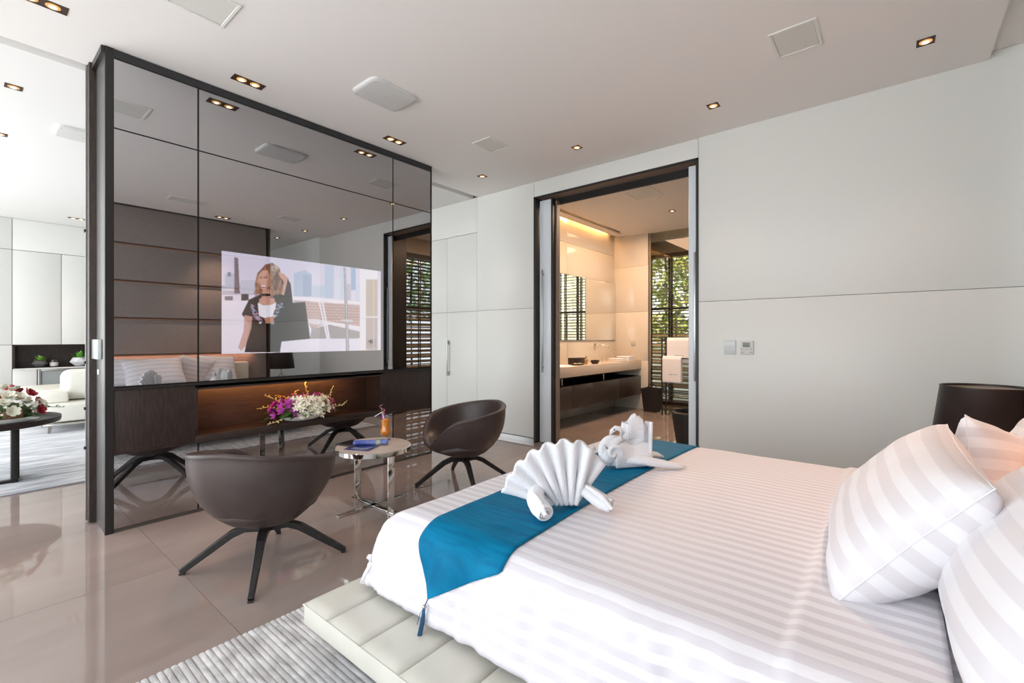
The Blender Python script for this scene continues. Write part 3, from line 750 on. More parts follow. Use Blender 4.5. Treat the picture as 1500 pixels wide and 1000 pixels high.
rose_w = mesh_of(petal_flower(.05, 6, .8, .9, .5, 3), mat('rose_white', (.80, .78, .66), .6), 'white_rose'); rose_r = mesh_of(petal_flower(.05, 6, .8, .9, .5, 3), redp, 'red_rose')
def leafy(bm, base, d, L, w):
    d = Vector(d).normalized(); s = d.cross(Vector((0, 0, 1)))
    s = s.normalized() if s.length > .01 else Vector((1, 0, 0)); u = s.cross(d); b = Vector(base)
    prof = ((0, .1), (.3, 1), (.65, .8), (1, .0))
    l = [bm.verts.new(b+d*L*t_+s*w*q/2-Vector((0, 0, 1))*L*.25*t_*t_) for t_, q in prof]; r = [bm.verts.new(b+d*L*t_-s*w*q/2-Vector((0, 0, 1))*L*.25*t_*t_) for t_, q in prof[:-1]]
    c = [bm.verts.new(b+d*L*t_-u*w*.15-Vector((0, 0, 1))*L*.25*t_*t_) for t_, q in prof[:-1]]
    for q in range(2): bm.faces.new((l[q], l[q+1], c[q+1], c[q])); bm.faces.new((c[q], c[q+1], r[q+1], r[q]))
    bm.faces.new((l[2], l[3], c[2])); bm.faces.new((c[2], l[3], r[2]))
def flowers(name, loc, rz, label, a, b, hh, bowl_prof, bsx, bsy, spec, sprays, nleaf, bowl_m=white_ceramic, z0=.05):
    random.seed(5); t = empty(name, loc, rz, label=label, cat='flowers')
    bm = new(); lathe(bm, bowl_prof, n=40, sx=bsx, sy=bsy); fin('bowl', bm, bowl_m, t)
    for me_, n, test, sc in spec:
        k = 0; tries = 0
        while k < n and tries < 4000:
            tries += 1
            q = random.random()*2*PI; el = math.asin(random.random()**.8)
            x, y, z = a*math.cos(q)*math.cos(el), b*math.sin(q)*math.cos(el), hh*math.sin(el)
            if not test(x/a, y/b, z/hh): continue
            d = Vector((x/a**1.2, y/b**1.2, z/hh+.15)).normalized(); s_ = random.uniform(.8, 1.15)*sc
            f = random.uniform(.86, 1.04)
            inst(me_.name, me_, t, (x*f, y*f, z0+z*f), (d.to_track_quat('Z', 'Y') @ Matrix.Rotation(random.random()*6, 3, 'Z').to_quaternion()).to_euler(), (s_, s_, s_)); k += 1
    for pts, buds, bm_m, br in sprays:
        bm = new(); tube(bm, pts, .003, 5); P_ = [Vector(p) for p in pts]
        for k in range(buds):
            f = k/(max(1, buds-1))*(len(P_)-1); i = min(int(f), len(P_)-2); p = P_[i].lerp(P_[i+1], f-i)
            r_ = br*(1.25-.7*k/buds); o_ = Vector((random.uniform(-1, 1), random.uniform(-1, 1), random.uniform(-.6, 1))).normalized()*r_*1.5
            M_ = Matrix.Translation(p+o_) @ o_.to_track_quat('Z', 'Y').to_matrix().to_4x4() @ Matrix.Diagonal((.6, .6, 1.3, 1))
            bmesh.ops.create_icosphere(bm, subdivisions=1, radius=r_, matrix=M_)
        fin('spray', bm, bm_m, t)
    bm = new()
    for k in range(nleaf):
        q = random.random()*2*PI; el = random.uniform(0, .9)
        leafy(bm, (a*.6*math.cos(q), b*.6*math.sin(q), z0+hh*.3*random.random()), (math.cos(q)*math.cos(el)*a/b, math.sin(q)*math.cos(el), math.sin(el)*.6), random.uniform(.35, .6)*a, a*.13)
    fin('foliage', bm, gleaf, t)
    bm = new(); lathe(bm, [(0, hh*.55), (a*.45, hh*.45), (a*.66, hh*.22), (a*.7, 0), (0, 0)], (0, 0, z0), 20, 1, b/a); fin('moss', bm, mat('moss_dark', (.05, .08, .03), .9), t)
    return t
bowlp = [(0, 0), (.12, 0), (.19, .02), (.225, .045), (.23, .05), (.215, .048), (.18, .03), (0, .02)]
flowers('orchid_arrangement', (-4.36, 2.13, NZ0), PI/2, 'white bowl of white and purple orchids with yellow sprays on the cabinet shelf', .33, .15, .20,
        bowlp, .95, .42,
        [(orch_w, 175, lambda x, y, z: -.42 < x < .75 and z < .86, 1.15), (orch_p, 34, lambda x, y, z: x < -.38 and z < .8, 1.2), (orch_p, 16, lambda x, y, z: z > .80, 1.1), (orch_k, 12, lambda x, y, z: x > .70 and z < .6, 1.2)],
        [([(-.16, 0, .14), (-.26, -.02, .22), (-.36, -.02, .27)], 9, ybud, .011), ([(-.1, 0, .16), (-.18, 0, .24), (-.24, 0, .26)], 8, mat('orange_bud', (.62, .33, .05), .5), .012),
         ([(-.08, 0, .18), (-.09, 0, .26), (-.06, -.0, .29)], 6, ybud, .011), ([(.02, 0, .18), (.03, 0, .27), (.015, 0, .35)], 7, ybud, .011),
         ([(.2, 0, .15), (.27, 0, .22), (.30, 0, .29)], 8, mat('lime_bud', (.58, .6, .22), .5), .010), ([(.25, -.03, .1), (.36, -.04, .10), (.43, -.04, .13)], 8, mat('lime_bud_b', (.66, .62, .32), .5), .010),
         ([(-.22, 0, .12), (-.32, 0, .16), (-.42, 0, .155)], 7, ybud, .010), ([(-.2, -.05, .06), (-.28, -.08, .03), (-.37, -.1, .02)], 8, mat('cream_bud', (.7, .66, .38), .5), .011)], 26)
ft = flowers('rose_arrangement', (TC[0]+.12, TC[1]+.13, .0145+.563), .4, 'red and white roses with greenery on the round table in the living room', .25, .25, .27,
        [(0, 0), (.12, 0), (.22, .03), (.225, .035), (.2, .035), (0, .02)], 1, 1,
        [(rose_w, 18, lambda x, y, z: z > .15, .95), (rose_r, 15, lambda x, y, z: .05 < z < .85, 1.0), (orch_w, 110, lambda x, y, z: z > .02, .45)],
        [([(0, 0, .2), (.02, 0, .3), (.03, .0, .36)], 3, redp, .024), ([(.1, .1, .1), (.2, .22, .14), (.27, .3, .13)], 8, gleaf, .012)], 60, z0=.06)
box('gift_tag', .2, .205, -.12, .02, .07, .14, mat('kraft_tag', (.30, .15, .09), .6), ft)

# ------------------------------------------------------------------ bedroom rug
rg = mat('ribbed_silver_rug', (.42, .40, .40), .75, sheen=.5)
b_ = rg.node_tree.nodes['Principled BSDF']; tcn = nd(rg, 'ShaderNodeTexCoord'); mpn = nd(rg, 'ShaderNodeMapping'); mpn.inputs['Scale'].default_value = (2.6, 7, 1)
lk(rg, tcn.outputs['Object'], mpn.inputs[0]); n1 = nd(rg, 'ShaderNodeTexNoise', Scale=3, Detail=8, Distortion=.6); lk(rg, mpn.outputs[0], n1.inputs['Vector'])
rp = nd(rg, 'ShaderNodeValToRGB'); rp.color_ramp.elements[0].position = .36; rp.color_ramp.elements[1].position = .66
rp.color_ramp.elements[0].color = (.33, .315, .31, 1); rp.color_ramp.elements[1].color = (.66, .65, .65, 1); lk(rg, n1.outputs['Fac'], rp.inputs[0]); lk(rg, rp.outputs[0], b_.inputs['Base Color'])
bm = new()
RX0, RX1, RY0, RY1, NR = -2.335, .70, -1.6, 4.25, 234
for k in range(NR):      # pile ribs running along the bed
    ya = RY0+(RY1-RY0)*k/NR; yb = ya+(RY1-RY0)/NR
    n = 12; rows = []
    for y, z in ((ya, .010), (ya+.003, .017), ((ya+yb)/2, .020), (yb-.003, .017), (yb, .010)):
        rows.append([bm.verts.new((RX0+(RX1-RX0)*i/n, y+.004*noise.noise((i*.7, k*.31, 0)), z)) for i in range(n+1)])
    for a, b in zip(rows, rows[1:]):
        for i in range(n): bm.faces.new((a[i], a[i+1], b[i+1], b[i]))
rr_ = fin('pile_ribs', bm, rg, kind='stuff')
t = empty('bedroom_rug', (0, 0, 0), label='silver grey ribbed rug on the tiled floor under the bed', cat='rug')
rr_.parent = t
box('backing', RX0, RX1, RY0, RY1, .001, .0105, rg, t)

# ------------------------------------------------------------------ bed
PZ0, PZ1 = .185, .28
BX0, BY0, BY1 = -1.93, .945, 3.55
BXH = .62
bed = empty('bed', (0, 0, 0), label='wide bed with cream leather cushioned platform and headboard', cat='bed')
box('plinth', BX0+.35, BXH, BY0+.35, BY1-.35, .021, PZ0+.005, mat('plinth', (.03, .028, .026), .6), bed)
box('base_board', BX0+.03, BXH, BY0+.03, BY1-.03, PZ0+.004, PZ1-.02, cream_leather, bed, bev=.006)
def cushion(x0, x1, y0, y1):
    """a puffed upholstered segment with pinched seams and piping"""
    bm = new(); n = 14; cx, cy, hx, hy = (x0+x1)/2, (y0+y1)/2, (x1-x0)/2-.0006, (y1-y0)/2-.0006
    def f(u, v):
        a, b = 2*u-1, 2*v-1
        k = (1-abs(a)**16)*(1-abs(b)**16)
        k = max(k, 0)**.45
        return (cx+a*hx, cy+b*hy, PZ1-.0135+.0125*k+.004*(1-a*a)*(1-b*b))
    vs = grid(bm, f, n, n)
    bt = [[None]*2 for _ in range(2)]
    border = [vs[i][0] for i in range(n+1)]+[vs[n][j] for j in range(1, n+1)]+[vs[i][n] for i in range(n-1, -1, -1)]+[vs[0][j] for j in range(n-1, 0, -1)]
    low = [bm.verts.new((v.co.x, v.co.y, PZ1-.017)) for v in border]
    for i in range(len(border)):
        j = (i+1) % len(border); bm.faces.new((border[j], border[i], low[i], low[j]))
    bm.faces.new(low)
    return fin('cushion_panel', bm, cream_leather, bed, ang=60)
sw = .2315; sd = .36
xs = [BX0+sw*k for k in range(12)]
bm = new(); bx(bm, BX0, BXH, BY0, BY0+.06, PZ0, PZ1-.016, .004); fin('side_rail', bm, cream_leather, bed)
bm = new(); bx(bm, BX0+.0015, BX0+.06, BY0+.055, BY1-.055, PZ0, PZ1-.016, .004); fin('side_rail', bm, cream_leather, bed)
bm = new(); bx(bm, BX0, BXH, BY1-.06, BY1, PZ0, PZ1-.016, .004); fin('side_rail', bm, cream_leather, bed)
cushion(BX0, BX0+.19, BY0, BY0+.36)
k = 0; xa = BX0+.19
while xa < BXH-.05:
    xb = min(xa+sw, BXH); cushion(xa, xb, BY0, BY0+sd); cushion(xa, xb, BY1-sd, BY1); xa = xb
cushion(BX0, BX0+.19, BY1-sd, BY1)
n = 8
for k in range(n):
    ya = BY0+.36+(BY1-BY0-.72)*k/n; cushion(BX0, BX0+.19, ya, ya+(BY1-BY0-.72)/n)
bm = new()
tube(bm, [(BXH, BY0-.001, PZ1-.015), (BX0-.001, BY0-.001, PZ1-.015), (BX0-.001, BY1+.001, PZ1-.015), (BXH, BY1+.001, PZ1-.015)], .004, 8, up=(0, 0, 1)); fin('piping', bm, cream_leather, bed)
bm = new(); bx(bm, -1.60, .58, 1.23, 3.26, PZ1-.02, .55, .06, 4); fin('mattress', bm, linen, bed)
bm = new(); bx(bm, BXH-.01, XH+.01, .95, 3.48, .2, .955, .03, 4); fin('headboard', bm, cream_leather, bed)

# cloth profile : unrolled distance past the mattress edge -> outward, drop
TZ = .62
ds = .005
def mktab(rad, last):
    tab = [(0.0, 0.0)]; x = z = 0
    for k in range(90):
        s = k*ds; q = min(1, s/rad); ang = math.radians(14+q*(last-14))
        x += ds*math.cos(ang); z += ds*math.sin(ang); tab.append((x, z))
    return tab
TAB_FOOT, TAB_SIDE = mktab(.09, 66), mktab(.16, 84)
def prof(d, tab=None):
    tab = tab or TAB_SIDE
    if d <= -.30: return (0, 0)
    if d < 0: return (0, .028*((d+.30)/.30)**2.2-.028)
    i = min(d/ds, len(tab)-2); j = int(i); f = i-j
    return (tab[j][0]+(tab[j+1][0]-tab[j][0])*f, tab[j][1]+(tab[j+1][1]-tab[j][1])*f)
EX0, EY0, EY1 = -1.635, 1.275, 3.25
def cloth(px, py, lift=0, wr=1.0):
    dx, dyn, dyf = EX0-px, EY0-py, py-EY1
    ox, zx = prof(dx, TAB_FOOT); on, zn = prof(dyn); of, zf = prof(dyf)
    X_ = max(px, EX0)-ox; Y_ = min(max(py, EY0), EY1)-on+of
    drop = max(zx, zn, zf)
    mn = min(zx if dx > 0 else 0, max(zn, zf) if max(dyn, dyf) > 0 else 0)
    z = TZ-drop
    hill = .028+.030*math.exp(-((px+.55)/.9)**2)*math.sin(PI*min(max((py-EY0)/(EY1-EY0), 0), 1))**.8
    z += hill if max(dx, dyn, dyf) < 0 else .028*1.0
    # soft folds, stronger down the sides
    side = min(1, max(0, max(dx, dyn, dyf))/.12)
    w = (.003+.0*side)*noise.noise((px*4, py*4, 3.1))
    if dyn > 0 and dyn >= dx: Y_ += -wr*side*.016*(noise.noise((px*11+dyn*2.5, .4, dyn*2))+.5*noise.noise((px*24, 5.4, dyn*3)))
    elif dx > 0: X_ += -wr*side*.014*noise.noise((py*9, 2.2, dx*2))
    z += w
    nx = (-.8 if dx > 0 else 0); ny = (-.8 if dyn > 0 else (.8 if dyf > 0 else 0)); nz = 1-.45*side
    nn = Vector((nx, ny, nz)).normalized()*lift
    return Vector((X_+nn.x, Y_+nn.y, z+nn.z))
HEM = .385
def build_cloth(f, xs, ys, mat_, name, thick=.012, **k):
    bm = new(); lay = bm.loops.layers.uv.verify()
    vs = [[bm.verts.new(f(x_, y_)) for y_ in ys] for x_ in xs]
    for i in range(len(xs)-1):
        for j in range(len(ys)-1):
            fc = bm.faces.new((vs[i][j], vs[i+1][j], vs[i+1][j+1], vs[i][j+1]))
            for l, (a, b) in zip(fc.loops, ((i, j), (i+1, j), (i+1, j+1), (i, j+1))): l[lay].uv = (xs[a], ys[b])
    o = fin(name, bm, mat_, ang=80, **k)
    s = o.modifiers.new('thickness', 'SOLIDIFY'); s.thickness = thick; s.offset = -1
    return o
lin_ = lambda a, b, n: [a+(b-a)*i/n for i in range(n+1)]
dx_end = .10
def turned(x, y):
    p = cloth(x, y); k = min(max((x+.215)/.03, 0), 1); k = k*k*(3-2*k)
    return p+Vector((0, -.010*k if y < EY0 else 0, .014*k+.003*k*noise.noise((x*9, y*2, 5))))
build_cloth(turned, lin_(EX0-HEM, dx_end, 170), lin_(EY0-HEM, EY1+HEM, 180), satin, 'duvet', .02,
            label='white satin striped duvet spread over the bed', cat='duvet')
# sheet under the pillows
build_cloth(lambda x, y: cloth(x, y)-Vector((0, 0, .03)), lin_(dx_end-.06, BXH-.03, 24), lin_(EY0-.33, EY1+.33, 100), satin, 'bed_sheet', .006,
            label='white striped bottom sheet showing beside the pillows at the head end', cat='sheet')
# runner with pointed ends
RA, RB = -1.46, -1.03
def runner(u, v):
    # v 0..1 along the bed width, the last stretch tapering to a point
    L0, L1 = EY0-.30, EY1+.30; y = L0+(L1-L0)*v
    w0, w1 = RA, RB; apex = -1.37; sh = EY0-.10
    if y < sh:
        k = (sh-y)/(sh-L0); w0, w1 = RA+(apex-RA)*k, RB+(apex-RB)*k
    if y > EY1+.10:
        k = (y-EY1-.10)/(L1-EY1-.10); w0, w1 = RA+(apex-RA)*k, RB+(apex-RB)*k
    return cloth(w0+(w1-w0)*u, y, .008)
bm = new(); grid(bm, runner, 24, 200); bmesh.ops.remove_doubles(bm, verts=bm.verts, dist=1e-5)
o = fin('bed_runner', bm, teal, ang=80, label='teal silk bed runner with a pointed end across the foot of the bed', cat='bed runner')
s = o.modifiers.new('thickness', 'SOLIDIFY'); s.thickness = .004; s.offset = -1
tipp = cloth(-1.37, EY0-.30, .012)
rn = o
bm = new(); tube(bm, [tipp+Vector((0, .012, .006)), tipp+Vector((0, -.006, -.02))], .0022, 6); fin('tassel_cord', bm, mat('navy_thread', (.02, .07, .16), .6), rn)
bm = new(); bmesh.ops.create_icosphere(bm, subdivisions=2, radius=.009, matrix=Matrix.Translation(tipp+Vector((0, -.010, -.024)))); fin('tassel_bead', bm, steel, rn)
bm = new(); c0 = tipp+Vector((0, -.012, -.030))
for k in range(26):
    a = k*2.4; r0 = .0045; r1 = .009*(.4+.6*random.random())
    tube(bm, [c0+Vector((r0*math.cos(a), r0*math.sin(a), 0)), c0+Vector((r1*math.cos(a), r1*math.sin(a)-.006, -.045)), c0+Vector((r1*math.cos(a), r1*math.sin(a)-.022, -.093-.006*random.random()))], .0013, 5)
for sx_ in (-.014, .014): tube(bm, [c0+Vector((0, 0, .004)), c0+Vector((sx_, -.006, -.02)), c0+Vector((sx_, -.022, -.07+abs(sx_)))], .0014, 5)
fin('tassel', bm, mat('navy_tassel', (.02, .09, .20), .6), rn)

# pillows
def pillow(A, B, Cc, T, label, uvd='v', seed=0, T2=None, nm='pillow', grp=None):
    """A bottom-near, B top-near, C top-far corner; belly towards the foot of the bed"""
    A, B, Cc = Vector(A), Vector(B), Vector(Cc)
    hv, wv = B-A, Cc-B; h_, w_ = hv.length, wv.length; eh, ew = hv.normalized(), wv.normalized(); en = ew.cross(eh).normalized()
    if en.x > 0: en = -en
    cen = A+hv/2+wv/2; bm = new(); lay = bm.loops.layers.uv.verify(); N = 40
    T2 = T2 or T
    def f(u, v, sgn):
        a, b = 2*u-1, 2*v-1      # a across height, b across width
        ka, kb = 1-abs(a)**2.6, 1-abs(b)**2.6
        th = (max(ka, 0)*max(kb, 0))**.46
        pull = 1-.055*(1-b*b)*abs(a)**3; pul2 = 1-.06*(1-a*a)*abs(b)**3
        wr_ = .010*noise.noise((a*2.2+seed, b*2.2, sgn*1.7+seed))*(.3+.7*th)+.012*noise.noise((a*5+seed, b*1.6, 9+sgn))*(max(abs(a), abs(b))**3)*(th**.5)
        return cen+eh*(a*h_/2*pull)+ew*(b*w_/2*pul2)+en*(sgn*(T if sgn > 0 else T2)*.5*th+sgn*wr_)
    V1 = {}; 
    for sgn in (1, -1):
        for i in range(N+1):
            for j in range(N+1):
                e = i in (0, N) or j in (0, N)
                V1[(sgn, i, j)] = V1[(1, i, j)] if (e and sgn < 0) else bm.verts.new(f(i/N, j/N, sgn))
        for i in range(N):
            for j in range(N):
                q = [(i, j), (i+1, j), (i+1, j+1), (i, j+1)]
                if sgn < 0: q = q[::-1]
                fc = bm.faces.new([V1[(sgn, *p)] for p in q])
                for l, p in zip(fc.loops, q):
                    aa, bb = p[0]/N*h_, p[1]/N*w_
                    l[lay].uv = (bb, aa) if uvd == 'v' else (aa, bb)
    o = fin(nm, bm, satin_p, ang=150, label=label, cat='pillow', group=grp)
    bm = new(); edge = [f(i/N, 0, 1) for i in range(N+1)]+[f(1, j/N, 1) for j in range(1, N+1)]+[f(1-i/N, 1, 1) for i in range(1, N+1)]+[f(0, 1-j/N, 1) for j in range(1, N+1)]
    tube(bm, edge, .0018, 6); fin('seam', bm, linen, o)
    return o
G_ = 'striped pillows stacked against the headboard'
pillow((-.13, 1.555, .655), (.185, 1.555, 1.045), (.15, 2.30, 1.085), .22, 'large striped pillow leaning in front, its seam edge towards the viewer', grp=G_, T2=.34)
pillow((.20, 2.06, .66), (.20, 2.33, 1.12), (.40, 2.86, .99), .20, 'striped pillow behind the front one, its corner peaking before the lamp', seed=4, grp=G_)
pillow((.14, 1.20, .65), (.40, 1.28, 1.07), (.40, 2.05, 1.06), .27, 'striped pillow at the right picture edge, standing behind the front pillow', seed=8, grp=G_)
pillow((.36, 2.62, .66), (.52, 2.62, 1.10), (.52, 3.2, 1.06), .16, 'striped pillow at the far side against the headboard below the lamp', seed=12, grp=G_)

# ------------------------------------------------------------------ towels folded on the runner
# fan (shell) with two rolled feet
def pleat_fan(t, c, R, bw, nple, a0, a1, amp, lean, right, nm='fan', sq=1.0):
    right = Vector(right).normalized(); upv = Vector((0, 0, 1)); fw = right.cross(upv).normalized()   # away from the viewer
    upv = (upv+fw*lean).normalized(); front = right.cross(upv)
    NU_ = nple*10; NV_ = 26
    def f(u, v):
        s = 2*u-1; ang = a0+(a1-a0)*u
        base = Vector(c)+right*(bw*s)
        Rr = R*(1+.012*math.cos(u*nple*2*PI))*(1-.08*abs(s)**3)
        tri = math.cos(u*nple*2*PI)
        am = amp*(.55+.75*v-.5*v*v)
        w_ = abs(tri)**.6*(1 if tri > 0 else -1)
        p = base+right*(math.sin(ang)*Rr*v)+upv*(math.cos(ang)*Rr*sq*v)
        return p-front*(am*w_)
    bm = new(); grid(bm, f, NU_, NV_)
    o = fin(nm, bm, towel_m, t, ang=180)
    s_ = o.modifiers.new('thickness', 'SOLIDIFY'); s_.thickness = .015; s_.offset = 0
    return o
RV = (math.cos(YAW), math.sin(YAW), 0)
rv = Vector(RV); fv = Vector((-math.sin(YAW), math.cos(YAW), 0))
def L3(r, f_, z): return tuple(rv*r+fv*f_+Vector((0, 0, z)))
tb = cloth(-1.09, 1.65, .010)
t = empty('towel_fan', tb, label='white towel folded into a pleated fan shell on the teal runner', cat='towel', group=None)
pleat_fan(t, (0, 0, .020), .205, .070, 7, math.radians(-80), math.radians(22), .021, .16, RV, sq=1.38)
pleat_fan(t, L3(.045, .035, .012), .205, .03, 3, math.radians(8), math.radians(38), .014, .15, RV, nm='fan_side', sq=1.15)
def roll(t, pts, rads, nm='rolled_foot'):
    """a towel corner rolled into a spiral cone along pts"""
    pts = [Vector(p) for p in pts]; n = len(pts)-1
    def f(u, v):
        x = v*n; i = min(int(x), n-1); fr = x-i; p = pts[i].lerp(pts[i+1], fr); r = rads[i]+(rads[i+1]-rads[i])*fr
        d = (pts[min(i+2, n)]-pts[max(i-1, 0)]).normalized(); sd = d.cross(Vector((0, 0, 1))).normalized(); up = sd.cross(d)
        a = 1.2+u*2*PI*1.9; rr = r*(1-.62*u)+.003*noise.noise((u*7, v*4, r*50))
        return p+sd*math.cos(a)*rr+up*math.sin(a)*rr*.8
    bm = new(); grid(bm, f, 60, 18); o = fin(nm, bm, towel_m, t, ang=180)
    s_ = o.modifiers.new('thickness', 'SOLIDIFY'); s_.thickness = .008; s_.offset = 0
    return o
roll(t, [L3(-.085, .02, .085), L3(-.115, -.03, .078), L3(-.118, -.07, .058), L3(-.10, -.115, .040), L3(-.085, -.145, .034), L3(-.080, -.152, .032)], [.026, .036, .042, .044, .041, .036])
roll(t, [L3(.06, .02, .085), L3(.10, -.005, .078), L3(.135, -.025, .056), L3(.165, -.045, .040), L3(.190, -.060, .034), L3(.197, -.064, .032)], [.026, .034, .039, .040, .036, .030])
for pts in ([L3(-.125, -.085, .092), L3(-.10, -.135, .072), L3(-.08, -.175, .034)], [L3(.10, -.035, .105), L3(.155, -.075, .075), L3(.195, -.088, .030)]):
    bm = new(); tube(bm, pts, [.008, .013, .009], 10); fin('fold', bm, towel_m, t)

# swan
sb = cloth(-1.20, 2.40, .010)
t = empty('towel_swan', sb, label='white towel folded into a swan with curved neck on the teal runner', cat='towel', group=None)
bm = new()
def sheet(f, nu=30, nv=16, th=.012, nm='fold'):
    bm = new(); grid(bm, f, nu, nv); o = fin(nm, bm, towel_m, t, ang=180); s_ = o.modifiers.new('thickness', 'SOLIDIFY'); s_.thickness = th; s_.offset = 0; return o
def S3(r, f_, z): return rv*r+fv*f_+Vector((0, 0, z))
# breast: a plump coil of towel, spiral ridges in relief
def breast(u, v):
    a, b_ = 2*PI*u, PI*(v-.5)
    x, y, z = math.cos(b_)*math.cos(a), math.sin(b_), math.cos(b_)*math.sin(a)
    rho = math.hypot(x, z); th = math.atan2(z, x)
    rg_ = .010*math.cos(th+rho*11)*(1 if y < 0 else .3)
    return S3(-.045+x*(.078+rg_), -.035+y*(.062+rg_), .088+z*(.084+rg_))
bm = new(); grid(bm, breast, 64, 40, closeu=True); bmesh.ops.remove_doubles(bm, verts=bm.verts, dist=1e-5); fin('breast', bm, towel_m, t, ang=180)
# standing folded wings: one plump mass with creases and a turned-in top
def wings(u, v):
    a = 2*PI*u; ca, sa = math.cos(a), math.sin(a)
    sx_ = math.copysign(abs(ca)**.55, ca); sy_ = math.copysign(abs(sa)**.7, sa)
    k = 1-.12*min(v, .8)/.8; cap = 1 if v < .82 else max(0, 1-((v-.82)/.18)**2.0)
    dip = 0 if v < .82 else -.05*((v-.82)/.18)
    r_ = .082+.018*min(v, .8)+sx_*(.098-.030*min(v, .8))*(cap*.93+.07)
    f_ = .035+.02*v+sy_*(.070-.020*v)*(cap*.9+.1)
    top = .225+.055*math.exp(-((r_-.105)/.035)**2)+.012*math.sin(r_*60)
    crease = .010*abs(math.sin(a*2.5+v*1.6))+.006*noise.noise((ca*2, sa*2, v*3))
    z = .005+min(v/.82, 1)*(top-.005)+dip
    return S3(r_-crease*ca, f_-crease*sa, z)
bm = new(); grid(bm, wings, 72, 40, closeu=True); fin('wing', bm, towel_m, t, ang=180)
def flap(u, v): return S3(.045+.085*u+.012*v, -.035+.02*u-.018*math.sin(PI*v)+.02*v, .262+.02*math.sin(PI*u)-.115*v-.02*u*v)
sheet(flap, 16, 14, .014, 'wing_flap')
def side(u, v): return S3(.165+.012*u+.008*v, -.045+.15*u, .004+v*(.250-.022*u))
sheet(side, 12, 16, .016, 'wing_flap')
def front_fold(u, v): return S3(-.035+.21*u, -.085+.055*u+.03*v-.02*math.sin(PI*v), .010+v*(.13-.02*u)+.010*math.sin(3*PI*u)*v)
sheet(front_fold, 26, 12, .020, 'front_fold')
bm = new()
neck = [S3(-.060, -.075, .030), S3(-.095, -.07, .075), S3(-.080, -.065, .120), S3(-.030, -.06, .146), S3(.006, -.055, .165), S3(.010, -.055, .195), S3(-.006, -.055, .218), S3(-.030, -.055, .222), S3(-.052, -.055, .204), S3(-.062, -.055, .184)]
tube(bm, neck, [.024, .030, .027, .021, .017, .014, .0135, .0145, .012, .003], 14); fin('neck', bm, towel_m, t, ang=180)
bm = new(); bmesh.ops.create_icosphere(bm, subdivisions=2, radius=.0045, matrix=Matrix.Translation(S3(-.040, -.069, .216))); fin('eye', bm, mat('red_eye', (.12, .01, .01), .3), t)
bm = new(); tube(bm, [S3(.02, -.05, .045), S3(.12, -.07, .045), S3(.22, -.075, .030), S3(.31, -.075, .016), S3(.355, -.07, .010)], [.036, .042, .036, .022, .008], 14, flat=.6); fin('tail', bm, towel_m, t, ang=180)
bm = new(); tube(bm, [S3(.13, .10, .04), S3(.20, .13, .034), S3(.265, .14, .022), S3(.30, .14, .012)], [.036, .036, .026, .008], 14, flat=.6); fin('tail', bm, towel_m, t, ang=180)

# ------------------------------------------------------------------ nightstand and lamp
t = empty('nightstand', (.44, 4.0, 0), label='low dark bedside table under the black shaded lamp beside the bed', cat='table')
box('cabinet_body', -.26, .27, -.36, .30, .34, .56, dark_wood_h, t, bev=.004)
box('tabletop', -.27, .275, -.37, .31, .56, .585, cream_leather, t, bev=.004)
box('drawer_front', -.272, -.262, -.34, .28, .36, .55, dark_wood_h, t, bev=.002)
box('wall_bracket', .24, .275, -.15, .25, .022, .34, dark_wood, t)
t = empty('table_lamp', (.425, 3.98, .585), label='table lamp with wide black tapered shade on thin bronze tripod', cat='lamp')
bm = new(); lathe(bm, [(.236, .225), (.200, .512), (.203, .518)], n=64); o = fin('lamp_shade', bm, lamp_black, t); s_ = o.modifiers.new('thickness', 'SOLIDIFY'); s_.thickness = .004
bm = new(); lathe(bm, [(.195, .505), (.228, .232)], n=48); fin('shade_lining', bm, shade_in, t)
bm = new(); lathe(bm, [(0, .49), (.193, .49), (.193, .496), (0, .496)], n=48); fin('diffuser', bm, shade_in, t)
brass = mat('aged_brass', (.45, .30, .12), .25, metal=1)
for k in range(3):
    a = 2*PI*k/3+.5; bm = new(); tube(bm, [(0, 0, .13), (.03*math.cos(a), .03*math.sin(a), .10), (.13*math.cos(a), .13*math.sin(a), .006)], .006, 8); fin('leg', bm, brass, t)
bm = new(); tube(bm, [(0, 0, .12), (0, 0, .30)], .007, 10); fin('stem', bm, brass, t)
bm = new(); lathe(bm, [(0, .27), (.02, .28), (.035, .31), (.03, .35), (0, .37)], n=20); fin('bulb', bm, mat('unlit_bulb', (.8, .75, .65), .3), t)

